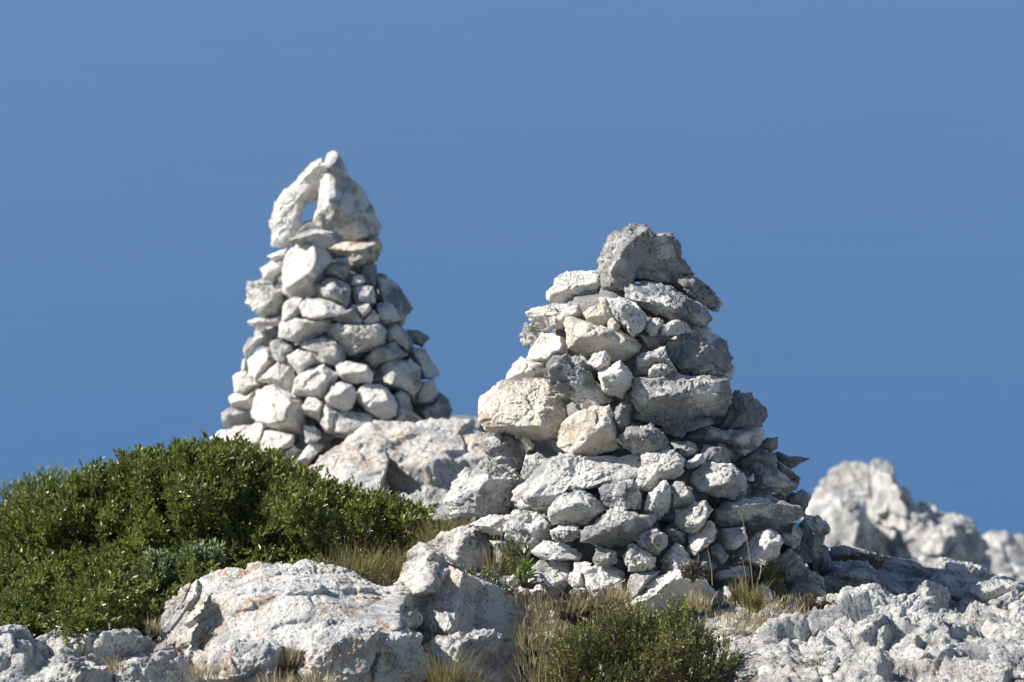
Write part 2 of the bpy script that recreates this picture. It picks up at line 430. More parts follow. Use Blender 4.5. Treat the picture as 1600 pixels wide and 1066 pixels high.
# ------------------------------------------------------------------ the front cairn, stone by stone
# name | label | facets | apex | material | roughness | depth shift | outline on the picture
FRONT = """
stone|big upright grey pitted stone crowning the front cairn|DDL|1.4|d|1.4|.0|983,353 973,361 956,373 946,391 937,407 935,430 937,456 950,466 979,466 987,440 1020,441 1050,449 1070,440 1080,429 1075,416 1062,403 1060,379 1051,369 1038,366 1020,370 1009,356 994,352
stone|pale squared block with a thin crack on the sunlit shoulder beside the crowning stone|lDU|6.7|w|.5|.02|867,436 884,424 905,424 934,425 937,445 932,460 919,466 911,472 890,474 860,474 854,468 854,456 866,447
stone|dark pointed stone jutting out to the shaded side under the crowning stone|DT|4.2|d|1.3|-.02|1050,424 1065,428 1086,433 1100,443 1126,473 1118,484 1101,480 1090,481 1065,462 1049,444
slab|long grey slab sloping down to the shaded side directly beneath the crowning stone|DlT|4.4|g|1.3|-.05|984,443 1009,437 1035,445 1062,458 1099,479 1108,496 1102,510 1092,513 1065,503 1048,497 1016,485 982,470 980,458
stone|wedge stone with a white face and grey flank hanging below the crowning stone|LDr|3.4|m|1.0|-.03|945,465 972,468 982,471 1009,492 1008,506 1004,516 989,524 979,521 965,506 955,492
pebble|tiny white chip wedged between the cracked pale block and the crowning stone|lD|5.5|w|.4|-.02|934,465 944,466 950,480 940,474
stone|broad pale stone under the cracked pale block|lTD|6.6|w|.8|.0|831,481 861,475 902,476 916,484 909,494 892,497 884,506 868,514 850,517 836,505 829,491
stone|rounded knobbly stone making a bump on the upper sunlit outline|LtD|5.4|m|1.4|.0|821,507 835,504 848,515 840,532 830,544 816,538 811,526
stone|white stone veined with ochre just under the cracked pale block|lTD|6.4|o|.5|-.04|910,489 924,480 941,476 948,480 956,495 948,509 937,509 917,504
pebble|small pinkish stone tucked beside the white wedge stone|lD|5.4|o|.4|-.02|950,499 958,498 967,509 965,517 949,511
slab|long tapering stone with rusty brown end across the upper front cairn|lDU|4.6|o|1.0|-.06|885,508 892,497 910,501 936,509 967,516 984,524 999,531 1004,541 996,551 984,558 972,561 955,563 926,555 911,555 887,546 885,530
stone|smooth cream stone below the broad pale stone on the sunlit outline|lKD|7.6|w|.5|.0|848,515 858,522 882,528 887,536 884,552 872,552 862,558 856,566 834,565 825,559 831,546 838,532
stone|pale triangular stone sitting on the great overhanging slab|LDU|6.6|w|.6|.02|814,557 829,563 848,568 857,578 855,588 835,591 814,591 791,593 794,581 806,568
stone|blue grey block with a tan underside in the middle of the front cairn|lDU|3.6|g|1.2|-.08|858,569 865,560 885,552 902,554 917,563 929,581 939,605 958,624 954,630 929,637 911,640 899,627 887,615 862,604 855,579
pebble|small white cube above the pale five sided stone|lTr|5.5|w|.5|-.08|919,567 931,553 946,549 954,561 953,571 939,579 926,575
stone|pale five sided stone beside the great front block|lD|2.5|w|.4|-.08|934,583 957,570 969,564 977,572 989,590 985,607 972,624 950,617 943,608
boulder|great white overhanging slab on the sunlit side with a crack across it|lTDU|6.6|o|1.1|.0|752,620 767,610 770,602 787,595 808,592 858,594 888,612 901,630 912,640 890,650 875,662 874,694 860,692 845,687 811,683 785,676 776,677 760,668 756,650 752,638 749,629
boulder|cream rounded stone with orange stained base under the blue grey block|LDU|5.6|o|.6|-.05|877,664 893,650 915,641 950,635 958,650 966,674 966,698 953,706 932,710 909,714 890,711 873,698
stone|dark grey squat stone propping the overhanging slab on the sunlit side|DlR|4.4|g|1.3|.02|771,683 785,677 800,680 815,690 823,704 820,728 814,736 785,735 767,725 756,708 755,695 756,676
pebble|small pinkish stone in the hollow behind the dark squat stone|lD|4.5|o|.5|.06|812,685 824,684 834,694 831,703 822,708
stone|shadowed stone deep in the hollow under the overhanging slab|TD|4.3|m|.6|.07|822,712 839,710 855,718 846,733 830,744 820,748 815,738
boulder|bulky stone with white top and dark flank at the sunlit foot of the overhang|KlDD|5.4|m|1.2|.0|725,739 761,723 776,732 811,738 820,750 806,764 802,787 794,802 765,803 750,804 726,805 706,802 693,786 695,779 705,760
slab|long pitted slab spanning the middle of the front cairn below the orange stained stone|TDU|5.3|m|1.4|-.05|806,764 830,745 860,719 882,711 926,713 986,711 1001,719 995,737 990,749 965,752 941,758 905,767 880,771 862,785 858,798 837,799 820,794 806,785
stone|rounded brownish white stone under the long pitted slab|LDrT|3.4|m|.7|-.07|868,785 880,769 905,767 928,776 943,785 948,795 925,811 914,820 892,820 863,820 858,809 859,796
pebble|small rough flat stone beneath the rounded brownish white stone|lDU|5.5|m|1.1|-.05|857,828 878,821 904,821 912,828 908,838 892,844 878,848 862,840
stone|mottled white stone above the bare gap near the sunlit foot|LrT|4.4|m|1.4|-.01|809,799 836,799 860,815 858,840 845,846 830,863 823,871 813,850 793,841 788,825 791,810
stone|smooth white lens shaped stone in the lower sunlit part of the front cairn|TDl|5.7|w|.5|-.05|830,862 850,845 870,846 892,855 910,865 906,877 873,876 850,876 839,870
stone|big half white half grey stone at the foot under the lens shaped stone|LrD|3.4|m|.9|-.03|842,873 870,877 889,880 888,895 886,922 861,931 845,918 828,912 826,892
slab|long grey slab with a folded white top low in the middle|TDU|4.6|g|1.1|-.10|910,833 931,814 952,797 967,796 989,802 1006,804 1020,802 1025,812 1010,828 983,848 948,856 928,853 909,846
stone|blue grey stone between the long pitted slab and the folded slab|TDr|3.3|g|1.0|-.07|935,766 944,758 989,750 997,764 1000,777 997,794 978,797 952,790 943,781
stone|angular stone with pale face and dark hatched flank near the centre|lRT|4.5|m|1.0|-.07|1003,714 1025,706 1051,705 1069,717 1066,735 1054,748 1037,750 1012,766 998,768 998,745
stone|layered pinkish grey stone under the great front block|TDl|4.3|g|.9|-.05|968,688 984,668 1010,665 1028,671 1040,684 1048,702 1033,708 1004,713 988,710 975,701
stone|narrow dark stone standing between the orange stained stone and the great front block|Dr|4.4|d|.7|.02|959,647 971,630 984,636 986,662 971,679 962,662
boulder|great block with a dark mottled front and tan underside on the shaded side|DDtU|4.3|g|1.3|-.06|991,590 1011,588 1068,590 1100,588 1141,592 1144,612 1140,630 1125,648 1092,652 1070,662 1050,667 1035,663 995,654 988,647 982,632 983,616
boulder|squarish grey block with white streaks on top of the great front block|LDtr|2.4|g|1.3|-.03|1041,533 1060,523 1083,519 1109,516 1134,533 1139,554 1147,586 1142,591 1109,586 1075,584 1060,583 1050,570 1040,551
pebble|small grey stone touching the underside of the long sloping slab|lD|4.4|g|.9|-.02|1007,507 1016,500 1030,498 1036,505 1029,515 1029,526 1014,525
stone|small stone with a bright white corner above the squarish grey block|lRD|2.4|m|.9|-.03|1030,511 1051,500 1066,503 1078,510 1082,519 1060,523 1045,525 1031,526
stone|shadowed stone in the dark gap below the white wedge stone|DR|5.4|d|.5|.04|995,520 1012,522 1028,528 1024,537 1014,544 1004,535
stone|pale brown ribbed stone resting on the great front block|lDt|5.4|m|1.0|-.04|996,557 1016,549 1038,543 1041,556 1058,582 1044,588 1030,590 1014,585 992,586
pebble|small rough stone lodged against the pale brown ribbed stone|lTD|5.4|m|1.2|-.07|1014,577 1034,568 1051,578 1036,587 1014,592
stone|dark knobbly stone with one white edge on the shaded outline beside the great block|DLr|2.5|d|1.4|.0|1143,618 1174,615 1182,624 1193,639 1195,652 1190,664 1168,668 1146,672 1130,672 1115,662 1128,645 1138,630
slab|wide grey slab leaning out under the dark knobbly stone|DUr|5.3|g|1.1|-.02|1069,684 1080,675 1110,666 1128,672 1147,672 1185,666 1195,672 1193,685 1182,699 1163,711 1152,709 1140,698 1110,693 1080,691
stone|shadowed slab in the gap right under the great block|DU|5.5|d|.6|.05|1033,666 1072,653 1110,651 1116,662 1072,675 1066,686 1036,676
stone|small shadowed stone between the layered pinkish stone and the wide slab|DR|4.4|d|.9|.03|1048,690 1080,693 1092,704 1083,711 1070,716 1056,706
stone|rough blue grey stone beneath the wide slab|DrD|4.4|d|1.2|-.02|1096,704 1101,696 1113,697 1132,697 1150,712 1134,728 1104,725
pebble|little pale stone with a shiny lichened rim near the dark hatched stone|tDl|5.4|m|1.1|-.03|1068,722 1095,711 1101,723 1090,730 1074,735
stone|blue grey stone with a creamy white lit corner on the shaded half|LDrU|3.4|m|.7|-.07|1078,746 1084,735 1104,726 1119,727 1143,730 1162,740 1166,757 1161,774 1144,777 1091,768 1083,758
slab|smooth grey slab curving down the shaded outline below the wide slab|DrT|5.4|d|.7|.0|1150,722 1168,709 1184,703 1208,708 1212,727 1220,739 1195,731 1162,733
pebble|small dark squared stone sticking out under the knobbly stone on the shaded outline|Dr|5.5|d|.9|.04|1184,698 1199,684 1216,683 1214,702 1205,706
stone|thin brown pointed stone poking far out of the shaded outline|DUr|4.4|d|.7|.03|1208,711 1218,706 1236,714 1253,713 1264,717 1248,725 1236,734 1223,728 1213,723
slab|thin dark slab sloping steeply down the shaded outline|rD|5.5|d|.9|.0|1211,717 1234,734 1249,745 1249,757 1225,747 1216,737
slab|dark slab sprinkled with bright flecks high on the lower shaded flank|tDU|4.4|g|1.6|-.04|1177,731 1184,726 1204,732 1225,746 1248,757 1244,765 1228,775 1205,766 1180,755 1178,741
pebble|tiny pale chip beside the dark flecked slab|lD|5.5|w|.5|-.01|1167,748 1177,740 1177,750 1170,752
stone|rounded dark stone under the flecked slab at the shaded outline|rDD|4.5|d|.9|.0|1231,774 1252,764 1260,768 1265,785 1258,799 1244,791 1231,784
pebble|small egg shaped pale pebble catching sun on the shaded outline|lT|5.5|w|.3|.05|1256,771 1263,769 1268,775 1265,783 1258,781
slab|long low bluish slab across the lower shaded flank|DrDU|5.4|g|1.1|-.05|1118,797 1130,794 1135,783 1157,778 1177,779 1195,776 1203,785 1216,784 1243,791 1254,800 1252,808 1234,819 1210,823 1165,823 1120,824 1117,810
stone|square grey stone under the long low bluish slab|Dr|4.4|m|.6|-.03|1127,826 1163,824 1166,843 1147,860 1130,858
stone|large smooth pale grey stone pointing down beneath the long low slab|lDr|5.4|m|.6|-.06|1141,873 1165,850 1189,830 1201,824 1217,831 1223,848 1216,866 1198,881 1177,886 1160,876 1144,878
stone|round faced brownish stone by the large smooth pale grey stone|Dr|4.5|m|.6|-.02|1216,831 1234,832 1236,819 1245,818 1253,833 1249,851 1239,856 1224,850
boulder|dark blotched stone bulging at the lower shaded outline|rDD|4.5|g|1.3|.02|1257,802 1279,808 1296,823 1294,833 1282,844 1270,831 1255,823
stone|tall shadowed stone standing inside the lower shaded outline|DrR|3.5|d|.9|-.01|1254,825 1264,821 1275,838 1288,860 1280,868 1268,874 1253,861 1250,845
stone|leaning dark triangular stone at the shaded foot of the front cairn|Drt|4.3|g|1.0|-.04|1205,882 1212,873 1236,858 1248,869 1262,890 1257,902 1231,915 1216,906
stone|shadowed stone behind the knob of grey rock at the shaded foot|D|5.5|d|.6|.12|1258,862 1275,850 1292,856 1302,885 1300,912 1268,908
stone|shadowed stone wedged between the tall shadowed stone and the leaning triangular stone|D|5.5|d|.6|.10|1222,842 1236,830 1262,828 1280,852 1264,880 1232,872
pebble|small knob of grey rock at the shaded foot beside the leaning triangular stone|Dr|5.5|g|1.1|-.02|1260,894 1270,890 1287,906 1288,921 1262,911
boulder|broad bluish stone lying in shade at the base of the shaded side|tDr|4.3|g|1.2|-.06|1229,925 1246,911 1269,912 1287,926 1291,936 1280,943 1229,942
stone|slanting grey stone with a bright triangular patch low on the shaded half|rDl|3.5|m|.7|-.06|1076,840 1087,836 1103,816 1115,816 1122,829 1118,844 1103,854 1085,869 1075,866
stone|split stone with a warm triangular lower face near the centre|LDU|2.4|m|.7|-.08|1052,797 1075,793 1085,784 1100,784 1113,797 1104,810 1097,827 1080,837 1068,826 1055,808
stone|upright bluish stone standing on the split warm stone|DlT|3.5|m|.8|-.06|1046,763 1055,754 1070,754 1082,766 1085,782 1075,792 1053,796 1048,782
stone|narrow upright stone with a white sunlit ridge near the centre|LrD|4.3|m|.9|-.06|1010,775 1023,761 1037,753 1045,763 1045,797 1037,806 1030,811 1020,800 1008,797
stone|rounded dark stone under the folded slab|Dr|4.5|g|.8|-.06|993,844 1010,829 1025,827 1042,838 1042,851 1024,869 1010,863 1000,854
stone|small dark stone in the shadow between the rounded dark stone and the slanting one|DR|4.5|d|.8|-.01|1040,826 1058,824 1072,837 1070,849 1061,852 1046,842
stone|low block with one bright white upright edge under the rounded dark stone|LrD|2.3|m|1.0|-.09|975,870 981,853 990,849 1005,862 1021,870 1024,885 1010,892 983,893
stone|grey pyramid stone with a lit rim above the big white base boulder|lrDt|3.3|g|1.0|-.07|1032,875 1044,859 1055,847 1070,860 1088,883 1080,890 1055,889 1033,898
stone|wide dark stone beside the grey pyramid stone|Dr|4.4|d|.8|-.02|1084,871 1104,860 1113,867 1124,885 1106,897 1091,888
stone|small dark stone tucked above the wide dark stone|Dr|5.5|d|.8|-.04|1109,856 1122,851 1136,867 1126,883 1114,868
stone|low rounded grey stone half buried at the shaded foot|tD|4.4|g|.7|-.05|1122,896 1147,883 1169,883 1174,902 1156,907 1128,905
stone|small round dark rimmed stone in the gap below the folded slab|tD|4.5|g|1.1|-.07|927,874 931,857 948,856 963,865 966,880 952,886 934,884
stone|whitish squared block low down beside the gap near the base|LTD|6.5|w|.7|-.04|888,907 898,880 914,879 928,881 913,890 914,917 891,915
boulder|big mottled white stone tapering down into the dry grass|lTDr|6.5|w|1.0|-.08|908,892 931,884 954,890 976,895 976,905 954,916 942,928 948,951 929,944 919,924 912,904
pebble|small white stone beneath the whitish squared block|lTD|5.6|w|.6|-.06|887,928 897,919 913,919 913,926 899,934
stone|rough white stone lying in front of the half white half grey stone|tlD|5.5|w|1.1|-.08|829,922 844,917 856,926 863,936 855,941 833,933
stone|white flat stone half hidden by grass at the sunlit foot|TlD|5.6|w|.6|-.03|789,908 800,899 816,894 819,907 800,919
stone|pale stone in the grass just below the bright green rosette|lTr|5.5|w|.6|-.05|802,921 821,914 828,928 811,931
boulder|large brown and white stone at the lowest sunlit corner of the front cairn|LDDK|5.3|m|.9|-.03|667,853 690,838 720,822 733,820 744,826 758,840 766,850 764,865 762,888 726,897 708,892 687,877 669,865
stone|light grey rounded stone under the bulky stone with the dark flank|tDr|5.4|m|.8|.02|736,820 756,807 793,805 788,824 783,838 765,832 746,827
stone|shadowed block at the back of the gap by the sunlit foot|DR|5.5|d|.5|.10|774,848 795,846 800,870 797,890 772,884
pebble|small white three cornered stone hanging over the gap at the sunlit foot|TD|5.3|w|.4|.03|763,844 785,846 773,857
boulder|big white sharp edged boulder at the middle foot of the front cairn|KDlt|5.2|w|1.4|-.16|972,943 1000,928 1037,895 1053,888 1072,897 1098,906 1118,922 1122,934 1099,944 1075,950 1052,958 1024,964 982,958
stone|grey triangular stone with a white edge under the low bright edged block|LrD|3.4|m|.7|-.10|978,926 984,897 1009,893 1030,894 1024,905 1002,928 985,937
stone|dry scrub covered grey stone at the end of the base boulder|tD|5.4|m|1.0|-.10|1122,926 1134,919 1146,921 1150,938 1130,944
stone|pale blue rounded stone behind the straw tufts at the shaded foot|lDr|4.4|m|.7|-.12|1180,922 1191,913 1201,923 1206,935 1194,939
stone|dark split stone with a flat lit top in front of the shaded foot|TDD|5.2|g|.8|-.14|1187,960 1200,945 1220,945 1226,957 1218,971 1200,969
stone|rough white nub beside the dark split stone|lTD|5.4|m|1.2|-.15|1226,947 1241,936 1259,938 1246,960 1230,970
boulder|sharp three sided pale rock lying on the rubble in the foreground|LRt|5.2|w|.9|-.24|1196,1006 1222,983 1250,964 1273,952 1290,965 1285,998 1258,998 1242,1018 1214,1018
pebble|round grey pebble in the shadow behind the green bush|tD|4.4|g|.4|-.2|1163,972 1171,967 1177,974 1173,980 1165,979
pebble|round ochre pebble next to the round grey pebble|tD|4.4|o|.4|-.2|1180,972 1186,968 1192,973 1187,978 1181,977
stone|bluish flat stone lying in shade on the soil behind the green bush|tDr|4.3|m|.7|-.24|1138,994 1156,981 1179,988 1183,1001 1168,1006 1147,1005
"""
# half outline of the cairn per row: row, sunlit edge, shaded edge
FRONT_W = [(345, 960, 1030), (400, 940, 1068), (450, 880, 1100), (500, 828, 1112), (550, 824, 1140), (600, 768, 1147), (650, 753, 1194),
           (700, 756, 1220), (760, 703, 1252), (820, 688, 1294), (880, 668, 1296), (960, 665, 1300)]
REAR = """
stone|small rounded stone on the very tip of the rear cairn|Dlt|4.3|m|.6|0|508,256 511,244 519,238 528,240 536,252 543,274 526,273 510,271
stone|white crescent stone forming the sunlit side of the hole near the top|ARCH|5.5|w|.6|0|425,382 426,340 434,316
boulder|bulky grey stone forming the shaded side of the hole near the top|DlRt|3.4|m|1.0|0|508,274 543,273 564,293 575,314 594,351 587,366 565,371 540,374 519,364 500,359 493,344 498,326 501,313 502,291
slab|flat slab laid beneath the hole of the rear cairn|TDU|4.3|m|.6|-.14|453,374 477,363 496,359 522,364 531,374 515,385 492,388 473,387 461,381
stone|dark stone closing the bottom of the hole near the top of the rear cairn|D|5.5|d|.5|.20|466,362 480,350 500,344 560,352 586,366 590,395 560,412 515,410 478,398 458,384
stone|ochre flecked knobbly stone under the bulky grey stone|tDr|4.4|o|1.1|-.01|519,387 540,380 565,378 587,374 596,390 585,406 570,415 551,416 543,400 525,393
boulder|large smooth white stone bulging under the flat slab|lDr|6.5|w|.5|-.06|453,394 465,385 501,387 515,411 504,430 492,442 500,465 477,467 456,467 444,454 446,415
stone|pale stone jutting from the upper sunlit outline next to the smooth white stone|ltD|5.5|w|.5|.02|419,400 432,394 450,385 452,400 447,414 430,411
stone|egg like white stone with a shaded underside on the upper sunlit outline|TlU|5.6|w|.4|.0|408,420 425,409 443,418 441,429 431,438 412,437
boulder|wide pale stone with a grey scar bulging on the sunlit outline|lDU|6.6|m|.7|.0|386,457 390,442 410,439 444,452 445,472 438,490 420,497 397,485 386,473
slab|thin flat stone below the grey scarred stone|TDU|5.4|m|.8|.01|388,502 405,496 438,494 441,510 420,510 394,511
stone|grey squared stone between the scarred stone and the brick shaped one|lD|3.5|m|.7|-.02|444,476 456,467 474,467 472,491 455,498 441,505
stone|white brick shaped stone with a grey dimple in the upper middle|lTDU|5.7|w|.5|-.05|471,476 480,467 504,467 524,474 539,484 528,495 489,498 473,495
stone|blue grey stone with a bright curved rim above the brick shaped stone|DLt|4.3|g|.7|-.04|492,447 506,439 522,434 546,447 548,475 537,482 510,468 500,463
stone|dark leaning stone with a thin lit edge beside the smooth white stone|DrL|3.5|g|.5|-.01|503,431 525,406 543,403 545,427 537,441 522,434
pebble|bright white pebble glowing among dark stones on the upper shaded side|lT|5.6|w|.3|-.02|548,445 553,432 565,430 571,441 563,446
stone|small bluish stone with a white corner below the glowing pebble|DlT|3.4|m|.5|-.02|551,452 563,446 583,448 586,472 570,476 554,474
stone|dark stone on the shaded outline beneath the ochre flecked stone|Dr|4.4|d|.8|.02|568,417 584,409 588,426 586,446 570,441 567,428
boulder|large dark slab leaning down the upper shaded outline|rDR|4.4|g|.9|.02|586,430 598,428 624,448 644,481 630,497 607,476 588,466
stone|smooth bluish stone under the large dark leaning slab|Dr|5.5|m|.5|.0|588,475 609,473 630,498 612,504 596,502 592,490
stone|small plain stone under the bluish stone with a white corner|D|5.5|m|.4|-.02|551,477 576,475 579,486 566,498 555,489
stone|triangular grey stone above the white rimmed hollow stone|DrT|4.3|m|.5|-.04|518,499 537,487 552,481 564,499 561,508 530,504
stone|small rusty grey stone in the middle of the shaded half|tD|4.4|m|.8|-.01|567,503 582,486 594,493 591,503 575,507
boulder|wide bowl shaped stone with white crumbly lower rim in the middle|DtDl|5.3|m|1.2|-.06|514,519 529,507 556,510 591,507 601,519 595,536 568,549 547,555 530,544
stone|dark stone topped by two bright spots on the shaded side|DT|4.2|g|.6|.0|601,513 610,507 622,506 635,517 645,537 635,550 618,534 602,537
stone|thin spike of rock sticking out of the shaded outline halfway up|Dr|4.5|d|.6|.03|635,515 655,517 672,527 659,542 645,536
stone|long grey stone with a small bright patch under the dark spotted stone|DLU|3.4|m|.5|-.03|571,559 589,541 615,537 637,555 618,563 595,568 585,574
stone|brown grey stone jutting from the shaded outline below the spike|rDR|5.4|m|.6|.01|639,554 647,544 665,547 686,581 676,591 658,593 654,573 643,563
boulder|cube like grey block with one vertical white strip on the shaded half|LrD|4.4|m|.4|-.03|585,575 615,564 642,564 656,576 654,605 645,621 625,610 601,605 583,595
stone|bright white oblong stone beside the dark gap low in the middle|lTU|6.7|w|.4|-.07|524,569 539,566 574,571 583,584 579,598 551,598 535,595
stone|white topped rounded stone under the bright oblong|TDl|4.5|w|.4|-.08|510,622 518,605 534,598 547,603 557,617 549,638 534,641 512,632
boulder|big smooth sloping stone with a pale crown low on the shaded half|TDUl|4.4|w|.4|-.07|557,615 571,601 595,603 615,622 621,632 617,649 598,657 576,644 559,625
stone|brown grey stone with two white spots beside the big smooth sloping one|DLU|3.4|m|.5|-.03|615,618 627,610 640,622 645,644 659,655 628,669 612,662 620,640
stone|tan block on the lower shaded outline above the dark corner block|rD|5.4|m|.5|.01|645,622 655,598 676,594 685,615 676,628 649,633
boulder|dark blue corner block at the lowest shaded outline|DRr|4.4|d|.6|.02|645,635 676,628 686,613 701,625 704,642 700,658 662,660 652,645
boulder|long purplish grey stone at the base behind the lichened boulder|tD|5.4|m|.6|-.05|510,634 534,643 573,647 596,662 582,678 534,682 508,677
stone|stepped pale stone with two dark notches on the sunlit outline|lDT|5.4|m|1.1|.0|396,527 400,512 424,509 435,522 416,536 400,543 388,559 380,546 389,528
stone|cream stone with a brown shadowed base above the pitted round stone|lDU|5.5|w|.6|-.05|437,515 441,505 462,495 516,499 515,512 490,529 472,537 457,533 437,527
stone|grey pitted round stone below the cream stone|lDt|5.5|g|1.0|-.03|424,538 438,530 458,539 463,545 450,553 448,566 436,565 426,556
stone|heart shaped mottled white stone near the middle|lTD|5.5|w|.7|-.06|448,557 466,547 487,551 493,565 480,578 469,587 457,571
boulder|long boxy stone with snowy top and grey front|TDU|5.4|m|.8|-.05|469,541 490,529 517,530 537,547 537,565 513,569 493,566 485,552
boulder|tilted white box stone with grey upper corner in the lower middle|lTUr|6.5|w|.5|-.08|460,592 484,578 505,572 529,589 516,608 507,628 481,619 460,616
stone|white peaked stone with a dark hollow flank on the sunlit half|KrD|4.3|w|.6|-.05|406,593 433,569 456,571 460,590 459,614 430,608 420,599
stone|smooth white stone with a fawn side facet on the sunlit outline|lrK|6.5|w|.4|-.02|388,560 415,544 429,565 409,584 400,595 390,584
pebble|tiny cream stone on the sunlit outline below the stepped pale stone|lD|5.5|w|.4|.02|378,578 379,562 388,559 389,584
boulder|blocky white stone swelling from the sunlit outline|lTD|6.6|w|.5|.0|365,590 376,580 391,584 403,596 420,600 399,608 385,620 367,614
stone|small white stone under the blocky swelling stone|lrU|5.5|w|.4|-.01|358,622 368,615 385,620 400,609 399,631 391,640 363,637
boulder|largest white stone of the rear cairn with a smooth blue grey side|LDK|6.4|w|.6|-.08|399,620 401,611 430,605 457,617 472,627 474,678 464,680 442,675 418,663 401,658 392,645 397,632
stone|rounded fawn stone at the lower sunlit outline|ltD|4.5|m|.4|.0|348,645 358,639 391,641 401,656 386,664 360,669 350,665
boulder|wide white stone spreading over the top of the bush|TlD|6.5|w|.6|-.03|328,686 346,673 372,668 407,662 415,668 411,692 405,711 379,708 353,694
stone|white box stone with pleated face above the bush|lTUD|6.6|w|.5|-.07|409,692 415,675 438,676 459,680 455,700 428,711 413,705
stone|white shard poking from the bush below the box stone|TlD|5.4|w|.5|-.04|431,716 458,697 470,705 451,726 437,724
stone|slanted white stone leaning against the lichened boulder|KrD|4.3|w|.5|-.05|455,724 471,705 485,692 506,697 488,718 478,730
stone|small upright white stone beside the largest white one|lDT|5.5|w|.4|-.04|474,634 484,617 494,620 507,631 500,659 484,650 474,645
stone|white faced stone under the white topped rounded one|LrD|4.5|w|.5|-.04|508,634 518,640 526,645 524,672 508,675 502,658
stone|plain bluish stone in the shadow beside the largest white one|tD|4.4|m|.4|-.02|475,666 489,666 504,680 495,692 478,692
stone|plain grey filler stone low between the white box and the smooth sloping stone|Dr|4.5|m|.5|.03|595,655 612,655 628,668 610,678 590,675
"""
REAR_W = [(385, 455, 590), (440, 395, 600), (480, 386, 643), (520, 392, 655), (560, 380, 665), (600, 366, 680), (640, 348, 702), (680, 330, 705), (760, 325, 705)]
def pts(s):
    return [tuple(float(a) for a in p.split(',')) for p in s.split()]


def half(tab, v):
    vs = [r[0] for r in tab]
    l = np.interp(v, vs, [r[1] for r in tab]); r = np.interp(v, vs, [r[2] for r in tab])
    return (l + r) / 2, (r - l) / 2


def build_cairn(text, tab, dc, flat, group, seed0, quality):
    n = 0
    for k, line in enumerate(x for x in text.strip().splitlines() if x.strip()):
        name, label, fac, ap, mat, rough, dz, poly = line.split('|')
        P = pts(poly)
        A = np.array(P)
        cx, cy = A.mean(0)
        uc, W = half(tab, cy)
        s = dc / F
        off = min(abs(cx - uc), W * .999)
        front = math.sqrt(max(W * W - off * off, 0)) * s * flat
        ex = np.ptp(A, axis=0)
        T = (0.46 * min(ex) + 0.20 * max(ex)) * s
        d = dc - front + T * 0.72 + float(dz)
        if cy > 900 and dc < 14: d = min(d, 12.15 + float(dz))
        a1, a2 = ap.split('.')
        apex = (int(a1) / 10 + .05, int(a2) / 10 + .05) if len(ap) == 3 else (.5, .5)
        px = math.sqrt(ex[0] * ex[1])
        if quality == 'front': sub = 7 if px > 95 else 6 if px > 34 else 5
        else: sub = 6 if px > 45 else 5
        R_ = float(rough)
        if quality == 'rear': R_ *= .8
        if fac == 'ARCH':
            parts = [lump(pts('424,383 424,345 431,318 452,312 474,318 471,342 477,362 458,378 444,385'), d, T, 'lD', (.7, .5), 11, 6, .7, grow=.05),
                     lump(pts('426,352 430,316 446,298 468,282 492,292 482,308 473,326 462,346 440,358'), d, T, 'KlD', (.6, .5), 13, 6, .7, grow=.05),
                     lump(pts('446,304 462,282 484,257 500,250 511,257 510,279 504,300 494,309 482,316 466,322'), d, T, 'KDU', (.5, .4), 12, 6, .7, grow=.05)]
            V, Fc = join(parts)
        else:
            V, Fc = lump(P, d, T, fac, apex, seed0 + k, sub, R_, sharp=110 if R_ < .7 else 150, grow=.05 if quality == 'front' else .08)
        base = V.mean(0); base[2] = V[:, 2].min()
        o = mesh_obj(name, V, Fc, MAT[mat], loc=base)
        cat = {'stone': 'stone', 'slab': 'stone slab', 'boulder': 'boulder', 'pebble': 'pebble'}[name]
        tag(o, label, cat, group)
        n += 1
    return n


build_cairn(FRONT, FRONT_W, 12.5, .85, 'stones of the front cairn', 100, 'front')
build_cairn(REAR, REAR_W, 16.0, .85, 'stones of the rear cairn', 400, 'rear')


def core(tab, dc, flat, v0, v1, label, seed, r0, r1, margin):
    """The packed rubble that carries the outer stones and closes the far side of the cairn."""
    rng = random.Random(seed)
    dirs, fc = ico(3)
    parts = []
    s = dc / F
    v = v0
    while v < v1:
        uc, W = half(tab, v)
        rows = []
        rad = W * s
        for _ in range(int(10 + 180 * rad * rad)):
            a = rng.uniform(0, 2 * math.pi); q = math.sqrt(rng.random())
            x = math.cos(a) * q; y = math.sin(a) * q
            r = rng.uniform(r0, r1)
            lim = rad - r - (margin * min(1, rad / .6) if y < 0.15 else 0.02)
            if lim <= 0: lim = .01
            X = x * lim + (uc - 800) * s; Y = y * lim * flat
            N = dirs[:, :]
            sc = np.array([rng.uniform(.8, 1.3), rng.uniform(.8, 1.2), rng.uniform(.55, .85)]) * r
            pl = np.array([[rng.gauss(0, 1) for _ in range(3)] for _ in range(11)]); pl /= np.linalg.norm(pl, axis=1)[:, None]
            dd = np.maximum(N @ pl.T, 1e-4) / np.array([rng.uniform(.75, 1) for _ in range(11)])
            R = np.minimum((dd ** 14).sum(1) ** (-1 / 14), 1.25)
            V = N * R[:, None] * sc
            c = CAM + AF * dc + AX * X + AU * ((533 - v) * s) + np.array([0, Y, 0])
            parts.append((V + c, fc))
        v += r0 * 1.3 / s
    V, Fc = join(parts)
    o = mesh_obj('rubble', V, Fc, MAT['d'], loc=V.mean(0), smooth=False)
    tag(o, label, 'rubble', kind='stuff')


core(FRONT_W, 12.5, .85, 475, 960, 'small stones packed inside the front cairn behind its face stones', 5, .05, .085, .13)
core(REAR_W, 16.0, .85, 415, 745, 'small stones packed inside the rear cairn behind its face stones', 6, .045, .075, .10)

